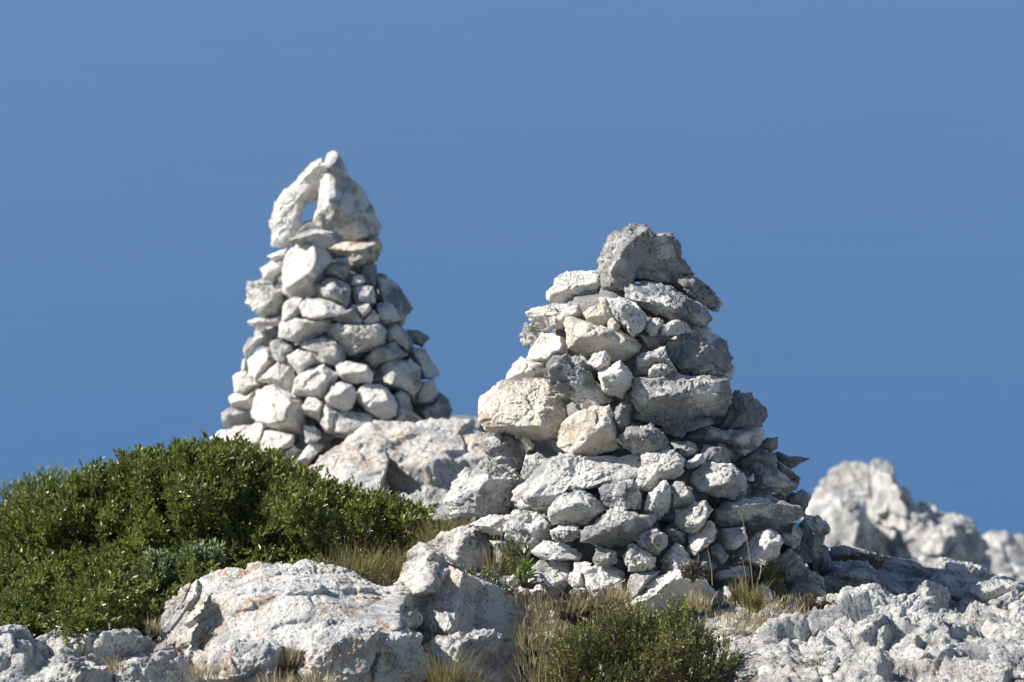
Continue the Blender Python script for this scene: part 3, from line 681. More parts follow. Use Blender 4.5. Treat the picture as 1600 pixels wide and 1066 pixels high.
# ------------------------------------------------------------------ bedrock and boulders
def rock(name, label, cat, parts, mat, group=None):
    V, Fc = join([lump(pts(p[0]), *p[1:-1], **p[-1]) for p in parts])
    base = V.mean(0); base[2] = V[:, 2].min()
    o = mesh_obj(name, V, Fc, MAT[mat], loc=base)
    return tag(o, label, cat, group)


K = lambda **k: k
rock('boulder', 'big flat topped limestone boulder with orange lichen in front of the green shrub', 'boulder', [
    ('248,1004 262,955 285,918 330,903 380,891 420,882 500,882 545,893 590,907 640,918 655,960 640,1010 600,1120 300,1130 252,1060', 11.45, .66, 'TTl', (.5, .42), 21, 8, K(rough=.95, big=.008, sharp=150)),
    ('600,935 618,908 640,888 668,868 705,880 735,900 775,915 800,930 815,960 822,1010 806,1066 790,1120 620,1120 590,1010', 11.55, .42, 'DRT', (.30, .24), 22, 8, K(rough=.95, big=.008, sharp=150)),
    ('618,912 636,885 668,866 690,872 700,886 690,905 676,930 640,935', 11.5, .16, 'KT', (.5, .4), 23, 6, K(rough=1.1, big=.006)),
    ('255,965 262,945 285,920 308,903 318,918 312,940 290,962 268,985 255,980', 11.15, .10, 'lD', (.5, .4), 24, 6, K(rough=1.1, big=.006)),
    ('484,985 520,965 560,970 590,985 588,1030 560,1110 470,1110 462,1030', 10.85, .18, 'lDt', (.4, .3), 25, 7, K(rough=1.1, big=.012)),
    ('588,990 625,985 655,1000 668,1040 668,1120 575,1120 572,1040', 10.9, .16, 'lRt', (.3, .2), 26, 7, K(rough=1.1, big=.012)),
    ('340,1020 370,1008 410,1006 440,1012 445,1040 440,1120 330,1120 326,1050', 10.8, .14, 'tlD', (.5, .3), 27, 7, K(rough=1.15, big=.010)),
    ('690,1010 730,985 775,990 805,1020 812,1120 676,1120 672,1050', 11.15, .18, 'DRt', (.3, .2), 28, 7, K(rough=1.4, big=.012)),
], 'Y')
rock('boulder', 'low cracked rock in the bottom sunlit corner in front of the grass', 'boulder', [
    ('-60,990 0,983 35,986 58,1003 75,1030 110,1055 110,1130 -60,1130', 11.0, .28, 'TlR', (.6, .3), 31, 7, K(rough=1.15, big=.012)),
    ('52,1002 62,992 90,982 104,980 118,990 150,984 210,984 248,1002 268,1016 262,1130 60,1130', 11.15, .30, 'TTl', (.5, .4), 32, 7, K(rough=1.15, big=.014)),
    ('180,1035 230,1022 270,1020 305,1040 330,1066 335,1130 170,1130', 10.95, .2, 'tR', (.4, .3), 33, 7, K(rough=1.1, big=.010)),
    ('40,1040 100,1030 170,1040 190,1070 190,1130 30,1130', 10.85, .16, 'tl', (.4, .3), 34, 7, K(rough=1.1, big=.010)),
], 'B')
rock('boulder', 'rounded pale boulder with orange lichen lying against the foot of the rear cairn', 'boulder', [
    ('486,732 500,712 525,693 560,676 592,664 640,659 690,656 735,664 775,676 795,720 800,860 700,900 600,880 540,830 500,770', 15.0, .48, 'Tqlq', (.50, .38), 41, 7, K(rough=1.0, big=.010)),
    ('486,732 500,712 525,695 560,685 600,690 612,715 600,780 560,840 500,800', 14.75, .2, 'lKT', (.5, .4), 42, 6, K(rough=1.0, big=.006)),
], 'Y')
rock('boulder', 'small pale rock behind the tip of the green shrub below the lichened boulder', 'boulder', [
    ('610,785 640,770 680,768 715,775 735,800 730,860 620,860 600,820', 13.9, .2, 'TKD', (.5, .5), 43, 6, K(rough=1.2, big=.01)),
], 'B')
rock('boulder', 'dark distant rock peeping out beyond the lichened boulder', 'boulder', [
    ('690,668 705,655 730,652 770,660 800,680 800,720 690,720', 19.0, .3, 'RD', (.3, .3), 44, 5, K(rough=1.0, big=.01)),
], 'd')
# ridge far behind on the shaded side
rock('rock_outcrop', 'blurred pale rocky outcrop with a rounded top beyond the shaded side of the front cairn', 'rock outcrop', [
    ('1262,800 1272,768 1298,744 1325,729 1352,726 1385,732 1404,757 1420,790 1440,835 1440,900 1260,900', 24.0, .6, 'lTr', (.55, .35), 51, 7, K(rough=1.2, big=.016)),
    ('1362,745 1370,731 1388,734 1402,757 1418,790 1440,830 1430,880 1370,880 1358,800', 23.7, .35, 'lRt', (.45, .3), 52, 7, K(rough=1.2, big=.016)),
    ('1368,822 1385,800 1420,786 1465,800 1500,806 1528,835 1548,880 1556,930 1375,930', 23.7, .6, 'TDlR', (.42, .35), 53, 7, K(rough=1.2, big=.016)),
    ('1285,810 1310,775 1345,790 1360,830 1350,900 1285,900', 23.4, .4, 'lD', (.6, .3), 54, 6, K(rough=1.3, big=.012)),
], 'B')
rock('rock_outcrop', 'blurred lower rock at the end of the far ridge', 'rock outcrop', [
    ('1528,838 1550,831 1590,845 1640,862 1680,900 1680,990 1540,990 1530,900', 25.5, .6, 'TlD', (.4, .4), 55, 7, K(rough=1.2, big=.016)),
], 'B')
# rising bedrock beside the front cairn
rock('bedrock', 'rough bedrock slope lying in the shadow of the front cairn', 'bedrock', [
    ('1283,925 1278,880 1300,862 1335,852 1370,862 1410,872 1460,876 1520,888 1580,905 1700,935 1720,1020 1600,1020 1480,985 1380,955', 13.1, .62, 'SSK', (.3, .5), 61, 8, K(rough=1.5, big=.014)),
    ('1262,925 1275,895 1300,880 1345,885 1395,900 1420,925 1400,950 1300,950', 12.5, .3, 'St', (.4, .4), 62, 7, K(rough=1.35, big=.016)),
    ('1425,915 1450,903 1480,920 1490,960 1470,985 1430,985 1418,950', 12.25, .14, 'rS', (.4, .3), 63, 6, K(rough=1.1, big=.01)),
    ('1500,930 1560,915 1620,925 1660,960 1640,1000 1520,990 1495,960', 12.4, .2, 'St', (.4, .4), 64, 7, K(rough=1.3, big=.014)),
    ('1282,872 1295,856 1320,853 1352,864 1365,882 1340,892 1300,890', 12.75, .14, 'TK', (.5, .5), 65, 6, K(rough=1.1, big=.01)),
], 'B')
rock('bedrock', 'sunlit jagged bedrock ledge in front of the shaded slope', 'bedrock', [
    ('1165,1130 1180,1050 1205,1012 1240,990 1290,968 1330,948 1400,942 1465,962 1490,1010 1480,1130', 11.35, .40, 'TTtl', (.5, .35), 70, 8, K(rough=1.5, big=.018)),
    ('1270,975 1285,938 1320,926 1370,920 1395,930 1420,924 1455,930 1470,955 1475,1000 1460,1040 1300,1050', 11.75, .34, 'TlTr', (.5, .4), 66, 8, K(rough=1.35, big=.013)),
    ('1330,985 1370,965 1410,968 1440,1000 1455,1060 1440,1130 1310,1130 1320,1020', 11.35, .24, 'tlD', (.4, .3), 67, 7, K(rough=1.3, big=.011)),
    ('1395,1015 1440,1000 1490,1012 1515,1040 1510,1130 1390,1130', 11.15, .22, 'tDr', (.3, .3), 68, 7, K(rough=1.3, big=.02)),
    ('1210,1040 1260,1015 1310,1018 1335,1050 1330,1130 1205,1130', 11.05, .16, 'Ttl', (.4, .4), 69, 7, K(rough=1.35, big=.016)),
], 'B')
rock('bedrock', 'cracked bedrock block at the bottom corner below the shaded slope', 'bedrock', [
    ('1475,1010 1500,985 1550,972 1600,956 1660,950 1680,1130 1480,1130', 11.6, .4, 'TtD', (.4, .4), 71, 8, K(rough=1.35, big=.012)),
    ('1520,1040 1560,1020 1620,1015 1680,1040 1680,1130 1510,1130', 11.0, .2, 'tDl', (.4, .3), 72, 7, K(rough=1.3, big=.018)),
    ('1575,965 1582,942 1598,937 1625,945 1630,975 1590,980', 12.0, .1, 'lT', (.4, .4), 73, 6, K(rough=1.2, big=.006)),
], 'B')
rock('bedrock', 'sloping pale rock on which the brown and white corner stone stands', 'bedrock', [
    ('628,905 650,872 668,852 700,868 735,893 800,900 832,925 838,960 800,975 740,955 680,935 640,930', 12.0, .26, 'KTS', (.35, .4), 74, 7, K(rough=1.15, big=.014)),
    ('776,975 790,930 830,925 860,945 850,985 800,1000', 11.9, .16, 'tD', (.4, .4), 75, 6, K(rough=1.4, big=.008)),
], 'B')

# ------------------------------------------------------------------ ground, sea, sky
def ground_z(x, y):
    crest = 0.16 - 0.055 * (y - 10.6)
    # drops off behind the ridge, sooner on the shaded side
    edge = np.interp(x, [-3, -1.7, -1.3, .2, .8, 1.3, 2.4], [13.3, 13.6, 16.1, 16.1, 13.6, 12.4, 12.2])
    crest = crest - .10 * np.clip((x - .75) * 2.5, 0, 1) * np.clip((y - 11.2) * 1.2, 0, 1)
    over = np.maximum(y - edge, 0)
    z = crest - .85 * over * np.clip(over / 1.5, 0, 1)
    left = np.maximum(-x - 3.2, 0); right = np.maximum(x - 2.2, 0)
    z = z - .12 * left - .35 * right
    near = np.maximum(9.6 - y, 0)
    z = z - .15 * np.minimum(near, 4)
    z = z - .42 * np.clip(11.6 - y, 0, 1.6) * np.clip((.85 - x) * 2.2, 0, 1)
    return z


xs = np.concatenate([-np.geomspace(260, 2.3, 44)[:-1], np.linspace(-2.3, 2.3, 520), np.geomspace(2.3, 260, 44)[1:]])
ys = np.concatenate([np.linspace(-6, 9.9, 26)[:-1], np.linspace(9.9, 13.4, 400), np.linspace(13.43, 17, 120), np.geomspace(17.1, 420, 60)])
X, Y = np.meshgrid(xs, ys)
x = X.ravel(); y = Y.ravel()
z = ground_z(x, y)
z = np.maximum(z, -230.0)
p3 = np.stack([x, y, 0 * x], -1)
nr = (np.abs(x) < 4) & (y < 18)
rocky = np.clip((x - .55) * 2.2, 0, 1) + np.clip((-x - .95) * 1.5, 0, 1) * np.clip((11.6 - y) * 3, 0, 1) + .25
dz = rocky * (.012 * ridge(p3 * 3.2, 3) + .006 * ridge(p3 * 11 + 5, 2) + .004 * fbm(p3 * 45, 2)) + .02 * fbm(p3 * 1.5, 2)
dz = dz + rocky * (broken(p3, 3.0, .040, 3, 1.5, 14) + broken(p3, 9.0, .007, 5, 1.5, 10) + broken(p3, 30.0, .010, 9, 1.4, 6) + broken(p3, 70.0, .004, 12, 1.3, 5))
z = z + np.where(nr, dz, dz + 1.2 * fbm(p3 * .15, 4) * np.clip((y - 18) / 10, 0, 1))
nx_, ny_ = len(xs), len(ys)
ii = (np.arange(ny_ - 1)[:, None] * nx_ + np.arange(nx_ - 1)[None, :]).ravel()
quads = np.stack([ii, ii + 1, ii + nx_ + 1, ii + nx_], -1)


def ground_material():
    m = rock_material('stony_ground', (.68, .665, .635), (.38, .38, .375), .55, ochre=.12, bump=1.3, dark=.5)
    return m


def soil_mix(m):
    nt, N, Lk = nodes(m)
    b = N['Principled BSDF']
    src = b.inputs['Base Color'].links[0].from_socket
    g = N.new('ShaderNodeNewGeometry')
    sx = N.new('ShaderNodeSeparateXYZ'); Lk.new(g.outputs['Position'], sx.inputs[0])
    ns = N.new('ShaderNodeTexNoise'); ns.inputs['Scale'].default_value = 3.5; ns.inputs['Detail'].default_value = 6
    Lk.new(g.outputs['Position'], ns.inputs['Vector'])
    a = N.new('ShaderNodeMath'); a.operation = 'MULTIPLY_ADD'; Lk.new(ns.outputs['Fac'], a.inputs[0]); a.inputs[1].default_value = 1.4; Lk.new(sx.outputs['X'], a.inputs[2])
    r = N.new('ShaderNodeMapRange'); r.inputs['From Min'].default_value = 1.35; r.inputs['From Max'].default_value = 1.65; Lk.new(a.outputs[0], r.inputs['Value'])
    n2 = N.new('ShaderNodeTexNoise'); n2.inputs['Scale'].default_value = 60; n2.inputs['Detail'].default_value = 6; Lk.new(g.outputs['Position'], n2.inputs['Vector'])
    rp = N.new('ShaderNodeValToRGB'); Lk.new(n2.outputs['Fac'], rp.inputs[0])
    rp.color_ramp.elements[0].position = .35; rp.color_ramp.elements[0].color = (.05, .04, .028, 1)
    rp.color_ramp.elements[1].position = .7; rp.color_ramp.elements[1].color = (.26, .21, .15, 1)
    mx = N.new('ShaderNodeMix'); mx.data_type = 'RGBA'; Lk.new(r.outputs[0], mx.inputs['Factor'])
    Lk.new(rp.outputs[0], mx.inputs[6]); Lk.new(src, mx.inputs[7])
    Lk.new(mx.outputs[2], b.inputs['Base Color'])


GM = ground_material(); soil_mix(GM)
g = mesh_obj('ground', np.stack([x, y, z], -1), quads, GM)
tag(g, kind='structure')


def ground_at(px, py):
    return float(np.maximum(ground_z(np.array([px]), np.array([py])), -230)[0])


sm = bpy.data.materials.new('sea_water')
nt, N, Lk = nodes(sm)
b = N['Principled BSDF']
b.inputs['Base Color'].default_value = (.032, .097, .224, 1)
b.inputs['Roughness'].default_value = .42
b.inputs['IOR'].default_value = 1.33
b.inputs['Specular IOR Level'].default_value = .7
g1 = N.new('ShaderNodeNewGeometry')
mp = N.new('ShaderNodeMapping'); mp.inputs['Scale'].default_value = (.35, 1, 1); Lk.new(g1.outputs['Position'], mp.inputs['Vector'])
nz = N.new('ShaderNodeTexNoise'); nz.inputs['Scale'].default_value = .02; nz.inputs['Detail'].default_value = 6; nz.inputs['Roughness'].default_value = .6
Lk.new(mp.outputs[0], nz.inputs['Vector'])
rr = N.new('ShaderNodeMapRange'); rr.inputs['From Min'].default_value = .3; rr.inputs['From Max'].default_value = .7
rr.inputs['To Min'].default_value = .365; rr.inputs['To Max'].default_value = .385
Lk.new(nz.outputs['Fac'], rr.inputs['Value']); Lk.new(rr.outputs[0], b.inputs['Roughness'])
n3 = N.new('ShaderNodeTexNoise'); n3.inputs['Scale'].default_value = .35; n3.inputs['Detail'].default_value = 5
Lk.new(mp.outputs[0], n3.inputs['Vector'])
bp = N.new('ShaderNodeBump'); bp.inputs['Strength'].default_value = .5; bp.inputs['Distance'].default_value = .5
Lk.new(n3.outputs['Fac'], bp.inputs['Height']); Lk.new(bp.outputs[0], b.inputs['Normal'])
Z = -220.0
gx = np.array([-60000, -8000, -2000, 0, 2000, 8000, 60000.]); gy = np.array([-3000, 0, 1000, 3000, 8000, 30000, 90000.])
GX, GY = np.meshgrid(gx, gy)
ii = (np.arange(6)[:, None] * 7 + np.arange(6)[None, :]).ravel()
sea = mesh_obj('sea', np.stack([GX.ravel(), GY.ravel(), 0 * GX.ravel() + Z], -1), np.stack([ii, ii + 1, ii + 8, ii + 7], -1), sm, smooth=False)
tag(sea, kind='structure')

w = bpy.data.worlds.new('World'); scene.world = w; w.use_nodes = True
wn = w.node_tree.nodes
sk = wn.new('ShaderNodeTexSky'); sk.sky_type = 'NISHITA'; sk.sun_disc = False
EL = math.asin(SUN[2])
sk.sun_elevation = EL; sk.sun_rotation = math.atan2(SUN[0], SUN[1])
sk.altitude = 250; sk.air_density = 1.0; sk.dust_density = .25; sk.ozone_density = 1.5
w.node_tree.links.new(sk.outputs[0], wn['Background'].inputs[0])
wn['Background'].inputs[1].default_value = .084
sl = bpy.data.lights.new('sun', 'SUN'); sl.energy = 5.0; sl.angle = math.radians(.5); sl.color = (1.0, .955, .88)
so = bpy.data.objects.new('sun', sl); COL.objects.link(so)
from mathutils import Vector
so.rotation_euler = Vector([float(c) for c in SUN]).to_track_quat('Z', 'Y').to_euler()

cd = bpy.data.cameras.new('camera'); co = bpy.data.objects.new('camera', cd); COL.objects.link(co)
co.location = [float(c) for c in CAM]; co.rotation_euler = (math.radians(90) - PITCH, 0, 0)
cd.sensor_width = 36; cd.lens = F / 1600 * 36; cd.clip_start = .5; cd.clip_end = 200000
cd.dof.use_dof = True; cd.dof.focus_distance = 11.65; cd.dof.aperture_fstop = 3.0
scene.camera = co
scene.view_settings.view_transform = 'Standard'; scene.view_settings.look = 'None'
scene.view_settings.exposure = 0.62; scene.view_settings.gamma = 1
scene.render.engine = 'CYCLES'
# ------------------------------------------------------------------ plants
def norm(v):
    return v / np.maximum(np.linalg.norm(v, axis=-1, keepdims=True), 1e-9)


def edge_dist(poly, P):
    """Signed distance to the outline (positive inside) and the direction to the nearest outline point."""
    P = np.asarray(P, float); n = len(poly)
    best = np.full(len(P), 1e9); dirv = np.zeros((len(P), 2)); inside = np.zeros(len(P), bool)
    for i in range(n):
        a = np.array(poly[i]); b = np.array(poly[(i + 1) % n]); e = b - a
        t = np.clip(((P - a) @ e) / (e @ e), 0, 1)
        q = a + t[:, None] * e - P
        d = np.hypot(q[:, 0], q[:, 1])
        m = d < best
        best = np.where(m, d, best); dirv[m] = q[m]
        c = ((a[1] > P[:, 1]) != (b[1] > P[:, 1]))
        with np.errstate(divide='ignore', invalid='ignore'):
            xx = (b[0] - a[0]) * (P[:, 1] - a[1]) / (b[1] - a[1] if b[1] != a[1] else 1e-9) + a[0]
        inside ^= c & (P[:, 0] < xx)
    return np.where(inside, best, -best), norm(dirv)


def strips(paths, widths, rng, flat=True):
    """Blades or twigs: paths (n, k, 3), widths (n, k) -> ribbon crossed faces."""
    n, k, _ = paths.shape
    tan = norm(np.gradient(paths, axis=1))
    side = norm(np.cross(tan, norm(rng.normal(size=(n, 1, 3)))))
    A = paths + side * widths[..., None] * .5; B = paths - side * widths[..., None] * .5
    V = np.stack([A, B], 2).reshape(-1, 3)
    base = (np.arange(n) * k * 2)[:, None]
    j = np.arange(k - 1)[None, :] * 2
    q = np.stack([base + j, base + j + 1, base + j + 3, base + j + 2], -1).reshape(-1, 4)
    if not flat:
        up = np.cross(tan, side)
        A2 = paths + up * widths[..., None] * .5; B2 = paths - up * widths[..., None] * .5
        V2 = np.stack([A2, B2], 2).reshape(-1, 3)
        q = np.vstack([q, q + len(V)]); V = np.vstack([V, V2])
    return V, q


def leaves(base, direc, L, W, rng, fold=.35):
    """Pointed oval leaves: base (n,3), direction (n,3), lengths, widths -> 6 vertices and 2 faces each."""
    n = len(base)
    d = norm(direc)
    side = norm(np.cross(d, norm(rng.normal(size=(n, 3)))))
    up = np.cross(side, d)
    L = L[:, None]; W = W[:, None]
    droop = -up * L * .06
    f = up * W * fold
    v = np.stack([base,
                  base + d * L * .33 + side * W * .5 + f, base + d * L * .70 + side * W * .40 + f + droop,
                  base + d * L + droop * 2,
                  base + d * L * .70 - side * W * .40 + f + droop, base + d * L * .33 - side * W * .5 + f], 1).reshape(-1, 3)
    b = (np.arange(n) * 6)[:, None]
    q = np.vstack([b + np.array([0, 1, 2, 3]), b + np.array([0, 3, 4, 5])])
    return v, q


def sprigs(P, Dn, n_leaf, slen, L, W, rng, spread=50):
    n = len(P)
    Dn = norm(Dn)
    t = np.tile(np.linspace(.08, 1.0, n_leaf), n)
    Pb = np.repeat(P, n_leaf, 0); Db = np.repeat(Dn, n_leaf, 0)
    sl = np.repeat(slen * rng.uniform(.7, 1.3, n), n_leaf)
    a = norm(np.cross(Db, np.array([.3, .5, .8]))); b = np.cross(Db, a)
    ph = np.tile(np.arange(n_leaf) * 2.4, n) + np.repeat(rng.uniform(0, 6.28, n), n_leaf)
    radial = a * np.cos(ph)[:, None] + b * np.sin(ph)[:, None]
    be = np.radians(spread * (1.15 - .75 * t) + rng.uniform(-12, 12, len(t)))[:, None]
    ld = Db * np.cos(be) + radial * np.sin(be)
    base = Pb + Db * (t * sl)[:, None]
    sz = rng.uniform(.7, 1.2, len(t)) * (1.0 - .25 * t)
    return leaves(base, ld, L * sz, W * sz, rng), (P, P + Dn * (slen * 1.0))


def shrub(name, label, cat, poly, d, thick, n, leafL, leafW, mat, seed, slen=.06, n_leaf=9, group=None, upw=.8, old=0, floor=None, bump=.10, inner=.35, reach=90.0, stems=26, vb=None, lean=0.0):
    rng = np.random.RandomState(seed)
    poly = pts(poly)
    A = np.array(poly); lo, hi = A.min(0), A.max(0)
    P = rng.uniform(lo, hi, (n * 4, 2))
    dist, g = edge_dist(poly, P)
    P = P[dist > 0]; g = g[dist > 0]; dist = dist[dist > 0]
    P, g, dist = P[:n], g[:n], dist[:n]
    k = np.clip(dist / reach, 0, 1)
    h = thick * np.sqrt(np.clip(1 - (1 - k) ** 2, 0, 1))
    front = rng.uniform(size=len(P)) < .78
    dep = np.where(rng.uniform(size=len(P)) < inner, rng.uniform(-.9, .9, len(P)), np.where(front, -1.0, 1.0) * rng.uniform(.82, 1.0, len(P)))
    s = d / F
    xyz = np.stack([P[:, 0] * s, dep, P[:, 1] * s], -1)
    lumpy = bump * (fbm(xyz * np.array([6, 1.5, 6]), 2))
    D = d + dep * h + lumpy * np.sign(dep)
    if vb is not None: D = D - lean * np.maximum(P[:, 1] - vb, 0)
    W = CAM + AF * D[:, None] + AX * ((P[:, 0] - 800) / F * D)[:, None] + AU * ((533 - P[:, 1]) / F * D)[:, None]
    nrm = AX * (g[:, 0] * (1 - k))[:, None] - AU * (g[:, 1] * (1 - k))[:, None] + AF * (np.sign(dep) * (.25 + .75 * k))[:, None]
    Dn = norm(norm(nrm) * .75 + np.array([0, 0, upw]) + rng.normal(scale=.38, size=W.shape))
    if floor is not None: W = W[:]; W[:, 2] = np.maximum(W[:, 2], floor)
    (V, q), (s0, s1) = sprigs(W, Dn, n_leaf, slen, leafL, leafW, rng)
    root = np.array(at((lo[0] + hi[0]) / 2, hi[1], d))
    e = empty(name, root)
    mi = None; mats = [mat]
    if old:
        mats = [mat, LEAF_OLD]
        pick = rng.uniform(size=len(q) // 2) < old
        mi = np.concatenate([pick, pick]).astype(int)
    f = mesh_obj('foliage', V - root, q, mats, parent=e, smooth=False, mat_index=mi)
    # the twigs that carry the leaves and the main stems below them
    kt = 4
    t = np.linspace(0, 1, kt)[None, :, None]
    tw = s0[:, None, :] - Dn[:, None, :] * slen * .9 + t * (Dn[:, None, :] * slen * 1.8)
    wv = np.tile(np.linspace(.0035, .0015, kt), (len(tw), 1))
    V1, q1 = strips(tw, wv, rng, flat=False)
    idx = rng.choice(len(W), min(stems * 8, len(W)), replace=False)
    br = []
    roots = np.array([at(lo[0] + (hi[0] - lo[0]) * u, hi[1] + 5, d) for u in rng.uniform(.15, .85, stems)])
    for j, i in enumerate(idx):
        r0 = roots[np.argmin(((roots[:, :1] - W[i, :1]) ** 2).sum(1) + rng.uniform(0, .02, len(roots)))]
        tt = np.linspace(0, 1, 8)[:, None]
        mid = (r0 + W[i]) / 2 + rng.normal(scale=.05, size=3) + np.array([0, 0, .04])
        br.append((1 - tt) ** 2 * r0 + 2 * tt * (1 - tt) * mid + tt ** 2 * W[i])
    V2, q2 = strips(np.array(br), np.tile(np.linspace(.011, .003, 8), (len(br), 1)), rng, flat=False)
    Vt, qt = join([(V1, q1), (V2, q2)])
    mesh_obj('stem', Vt - root, qt, TWIG, parent=e, smooth=False)
    tag(e, label, cat, group)
    return e


def grass(name, label, spots, mat, seed, cat='grass tuft', group='dry grass tufts among the rocks', kind=None):
    """spots: (u, v, d, blades, height, spread, lean) per clump of one tuft."""
    rng = np.random.RandomState(seed)
    PP, WW = [], []
    for (u, v, d, nb, H, sp, lean) in spots:
        c = at(u, v, d)
        a = rng.uniform(0, 6.28, nb); r = sp * np.sqrt(rng.uniform(0, 1, nb))
        b0 = c + np.stack([np.cos(a) * r, np.sin(a) * r * .6, rng.uniform(-.02, .01, nb)], -1)
        h = H * rng.uniform(.45, 1.1, nb)
        out = np.stack([np.cos(a), np.sin(a), 0 * a], -1) * rng.uniform(.05, .55, nb)[:, None] + rng.normal(scale=.14, size=(nb, 3)) + np.array([lean, 0, 0])
        t = np.linspace(0, 1, 6)
        path = b0[:, None, :] + h[:, None, None] * (np.array([0, 0, 1.0])[None, None, :] * (t - .22 * t ** 2 * np.linalg.norm(out, axis=1)[:, None])[..., None] + out[:, None, :] * (t ** 1.7)[None, :, None])
        PP.append(path); WW.append(np.outer(rng.uniform(.0018, .0036, nb), np.array([1, 1, .9, .7, .45, .12])))
    V, q = strips(np.concatenate(PP), np.concatenate(WW), rng)
    c = at(*spots[0][:3])
    o = mesh_obj(name, V, q, mat, loc=c, smooth=False)
    return tag(o, label, None if kind else cat, None if kind else group, kind)


shrub('shrub', 'large dense evergreen shrub with glossy leaves in front of the rear cairn', 'shrub',
      '-60,830 0,815 30,796 62,765 90,775 130,758 150,738 175,752 205,722 250,726 290,708 330,702 370,708 410,722 450,740 500,758 560,782 620,795 655,806 672,822 668,850 640,880 560,905 400,925 250,965 160,1010 60,1010 -60,1010',
      13.0, .55, 5600, .034, .0165, LEAF, 5, slen=.062, n_leaf=8, old=.006, bump=.38, upw=.55, stems=40, vb=850, lean=.011)
shrub('shrub', 'pale out of focus shrub behind the far end of the large evergreen shrub', 'shrub',
      '-80,800 -20,776 10,768 30,775 45,760 70,752 100,745 130,765 140,820 100,860 -80,860', 15.0, .3, 700, .034, .012, LEAF_SAGE, 6, slen=.07, n_leaf=8, stems=8)
shrub('herb', 'grey green downy leaved plant between the evergreen shrub and the flat topped boulder', 'plant',
      '205,975 215,930 225,900 228,880 245,868 262,885 285,878 300,862 318,870 338,862 352,880 340,892 300,900 270,915 255,945 235,980', 12.05, .10, 240, .034, .013, LEAF_SAGE, 7, slen=.045, n_leaf=9, upw=1.0, stems=6, bump=.03, reach=30)
shrub('herb', 'thin leaved olive green bush at the very edge above the low corner rock', 'plant',
      '-40,870 0,865 20,875 35,900 42,940 45,985 -40,990', 12.1, .14, 330, .016, .006, LEAF_FINE, 8, slen=.05, n_leaf=8, upw=.6, stems=8, bump=.05, reach=40)
shrub('shrub', 'small leaved green bush in front of the front cairn', 'shrub',
      '830,1120 850,1060 872,1015 900,995 925,990 945,968 965,950 978,972 995,952 1010,965 1030,985 1045,952 1060,945 1072,972 1098,985 1110,1015 1132,1012 1148,1040 1150,1120', 11.0, .26, 1900, .0145, .0062, LEAF_FINE, 9, slen=.058, n_leaf=12, upw=1.0, bump=.2, reach=55, stems=18, inner=.65)
shrub('herb', 'tiny bright green rosette growing by the half white half grey stone', 'plant',
      '808,905 806,892 812,884 822,880 830,886 832,898 826,908 816,912', 11.62, .03, 9, .045, .009, LEAF_BRIGHT, 10, slen=.012, n_leaf=8, upw=1.5, stems=1, bump=.0, reach=12)
shrub('herb', 'white edged small leaved herb in the gap at the sunlit foot of the front cairn', 'plant',
      '782,870 790,855 802,846 815,850 820,862 815,872 800,876 788,880', 11.75, .04, 40, .014, .005, LEAF_SAGE, 11, slen=.03, n_leaf=8, stems=2, bump=.01, reach=15)
shrub('herb', 'creeping green herb under the brown and white corner stone', 'plant',
      '700,895 715,890 740,898 765,890 790,905 808,915 800,930 770,925 730,912 705,905', 11.6, .05, 110, .012, .0045, LEAF_SAGE, 12, slen=.025, n_leaf=8, stems=4, bump=.01, reach=15)
shrub('herb', 'small cushion of green and grey twigs on top of the flat topped boulder', 'plant',
      '482,906 495,892 510,882 530,886 550,897 575,900 600,904 628,916 600,920 560,914 520,912 490,912', 11.55, .07, 170, .010, .004, LEAF_FINE, 13, slen=.025, n_leaf=7, stems=6, bump=.01, reach=15)
shrub('herb', 'dark twiggy cushion plant in shade at the top of the bedrock slope', 'plant',
      '1308,876 1322,870 1345,872 1372,870 1380,880 1360,892 1335,890 1315,886', 12.6, .06, 150, .010, .004, HEATH, 14, slen=.03, n_leaf=7, stems=5, bump=.01, reach=12)
shrub('herb', 'brown twiggy cushion plant beside the sharp three sided rock', 'plant',
      '1242,950 1252,940 1275,938 1298,940 1305,955 1290,962 1262,958', 11.75, .05, 130, .009, .0035, HEATH, 15, slen=.03, n_leaf=7, stems=5, bump=.01, reach=12)
shrub('herb', 'dark leafy plant in the shadowed hollow at the shaded foot of the front cairn', 'plant',
      '1175,900 1185,885 1200,884 1212,895 1222,915 1215,930 1195,925 1180,915', 11.95, .05, 70, .014, .006, LEAF_FINE, 16, slen=.03, n_leaf=7, stems=3, bump=.01, reach=12)
shrub('herb', 'tangled dead twigs lying on the big white base boulder', 'plant',
      '1062,888 1072,884 1090,886 1100,892 1090,898 1075,896', 11.55, .03, 30, .010, .003, STRAW, 17, slen=.03, n_leaf=6, upw=.1, stems=5, bump=.0, reach=10)

grass('grass_tuft', 'wide stand of golden straw between the evergreen shrub and the flat topped boulder',
      [(u + 8, v + 6, 11.95 + .012 * k, 120, .155, .09, .05) for k, (u, v) in enumerate([(520, 905), (550, 900), (580, 903), (605, 906), (630, 900), (560, 915), (600, 918), (540, 915), (575, 920)])], GRASS, 31)
grass('grass_tuft', 'golden straw tuft at the tip of the evergreen shrub behind the corner stone',
      [(690, 855, 12.3, 150, .15, .06, .0), (715, 838, 12.35, 140, .14, .06, .05), (672, 868, 12.25, 110, .14, .05, -.1)], GRASS, 32)
grass('grass_tuft', 'thin green and straw tuft rising in front of the low corner rock', [(45, 992, 11.75, 60, .15, .08, 0), (85, 990, 11.75, 80, .14, .07, 0), (20, 990, 11.8, 50, .14, .06, 0)], GRASS, 33)
grass('grass_tuft', 'straw tuft behind the notch of the low corner rock', [(170, 985, 11.7, 50, .10, .06, 0), (215, 985, 11.7, 40, .08, .05, 0)], GRASS, 34)
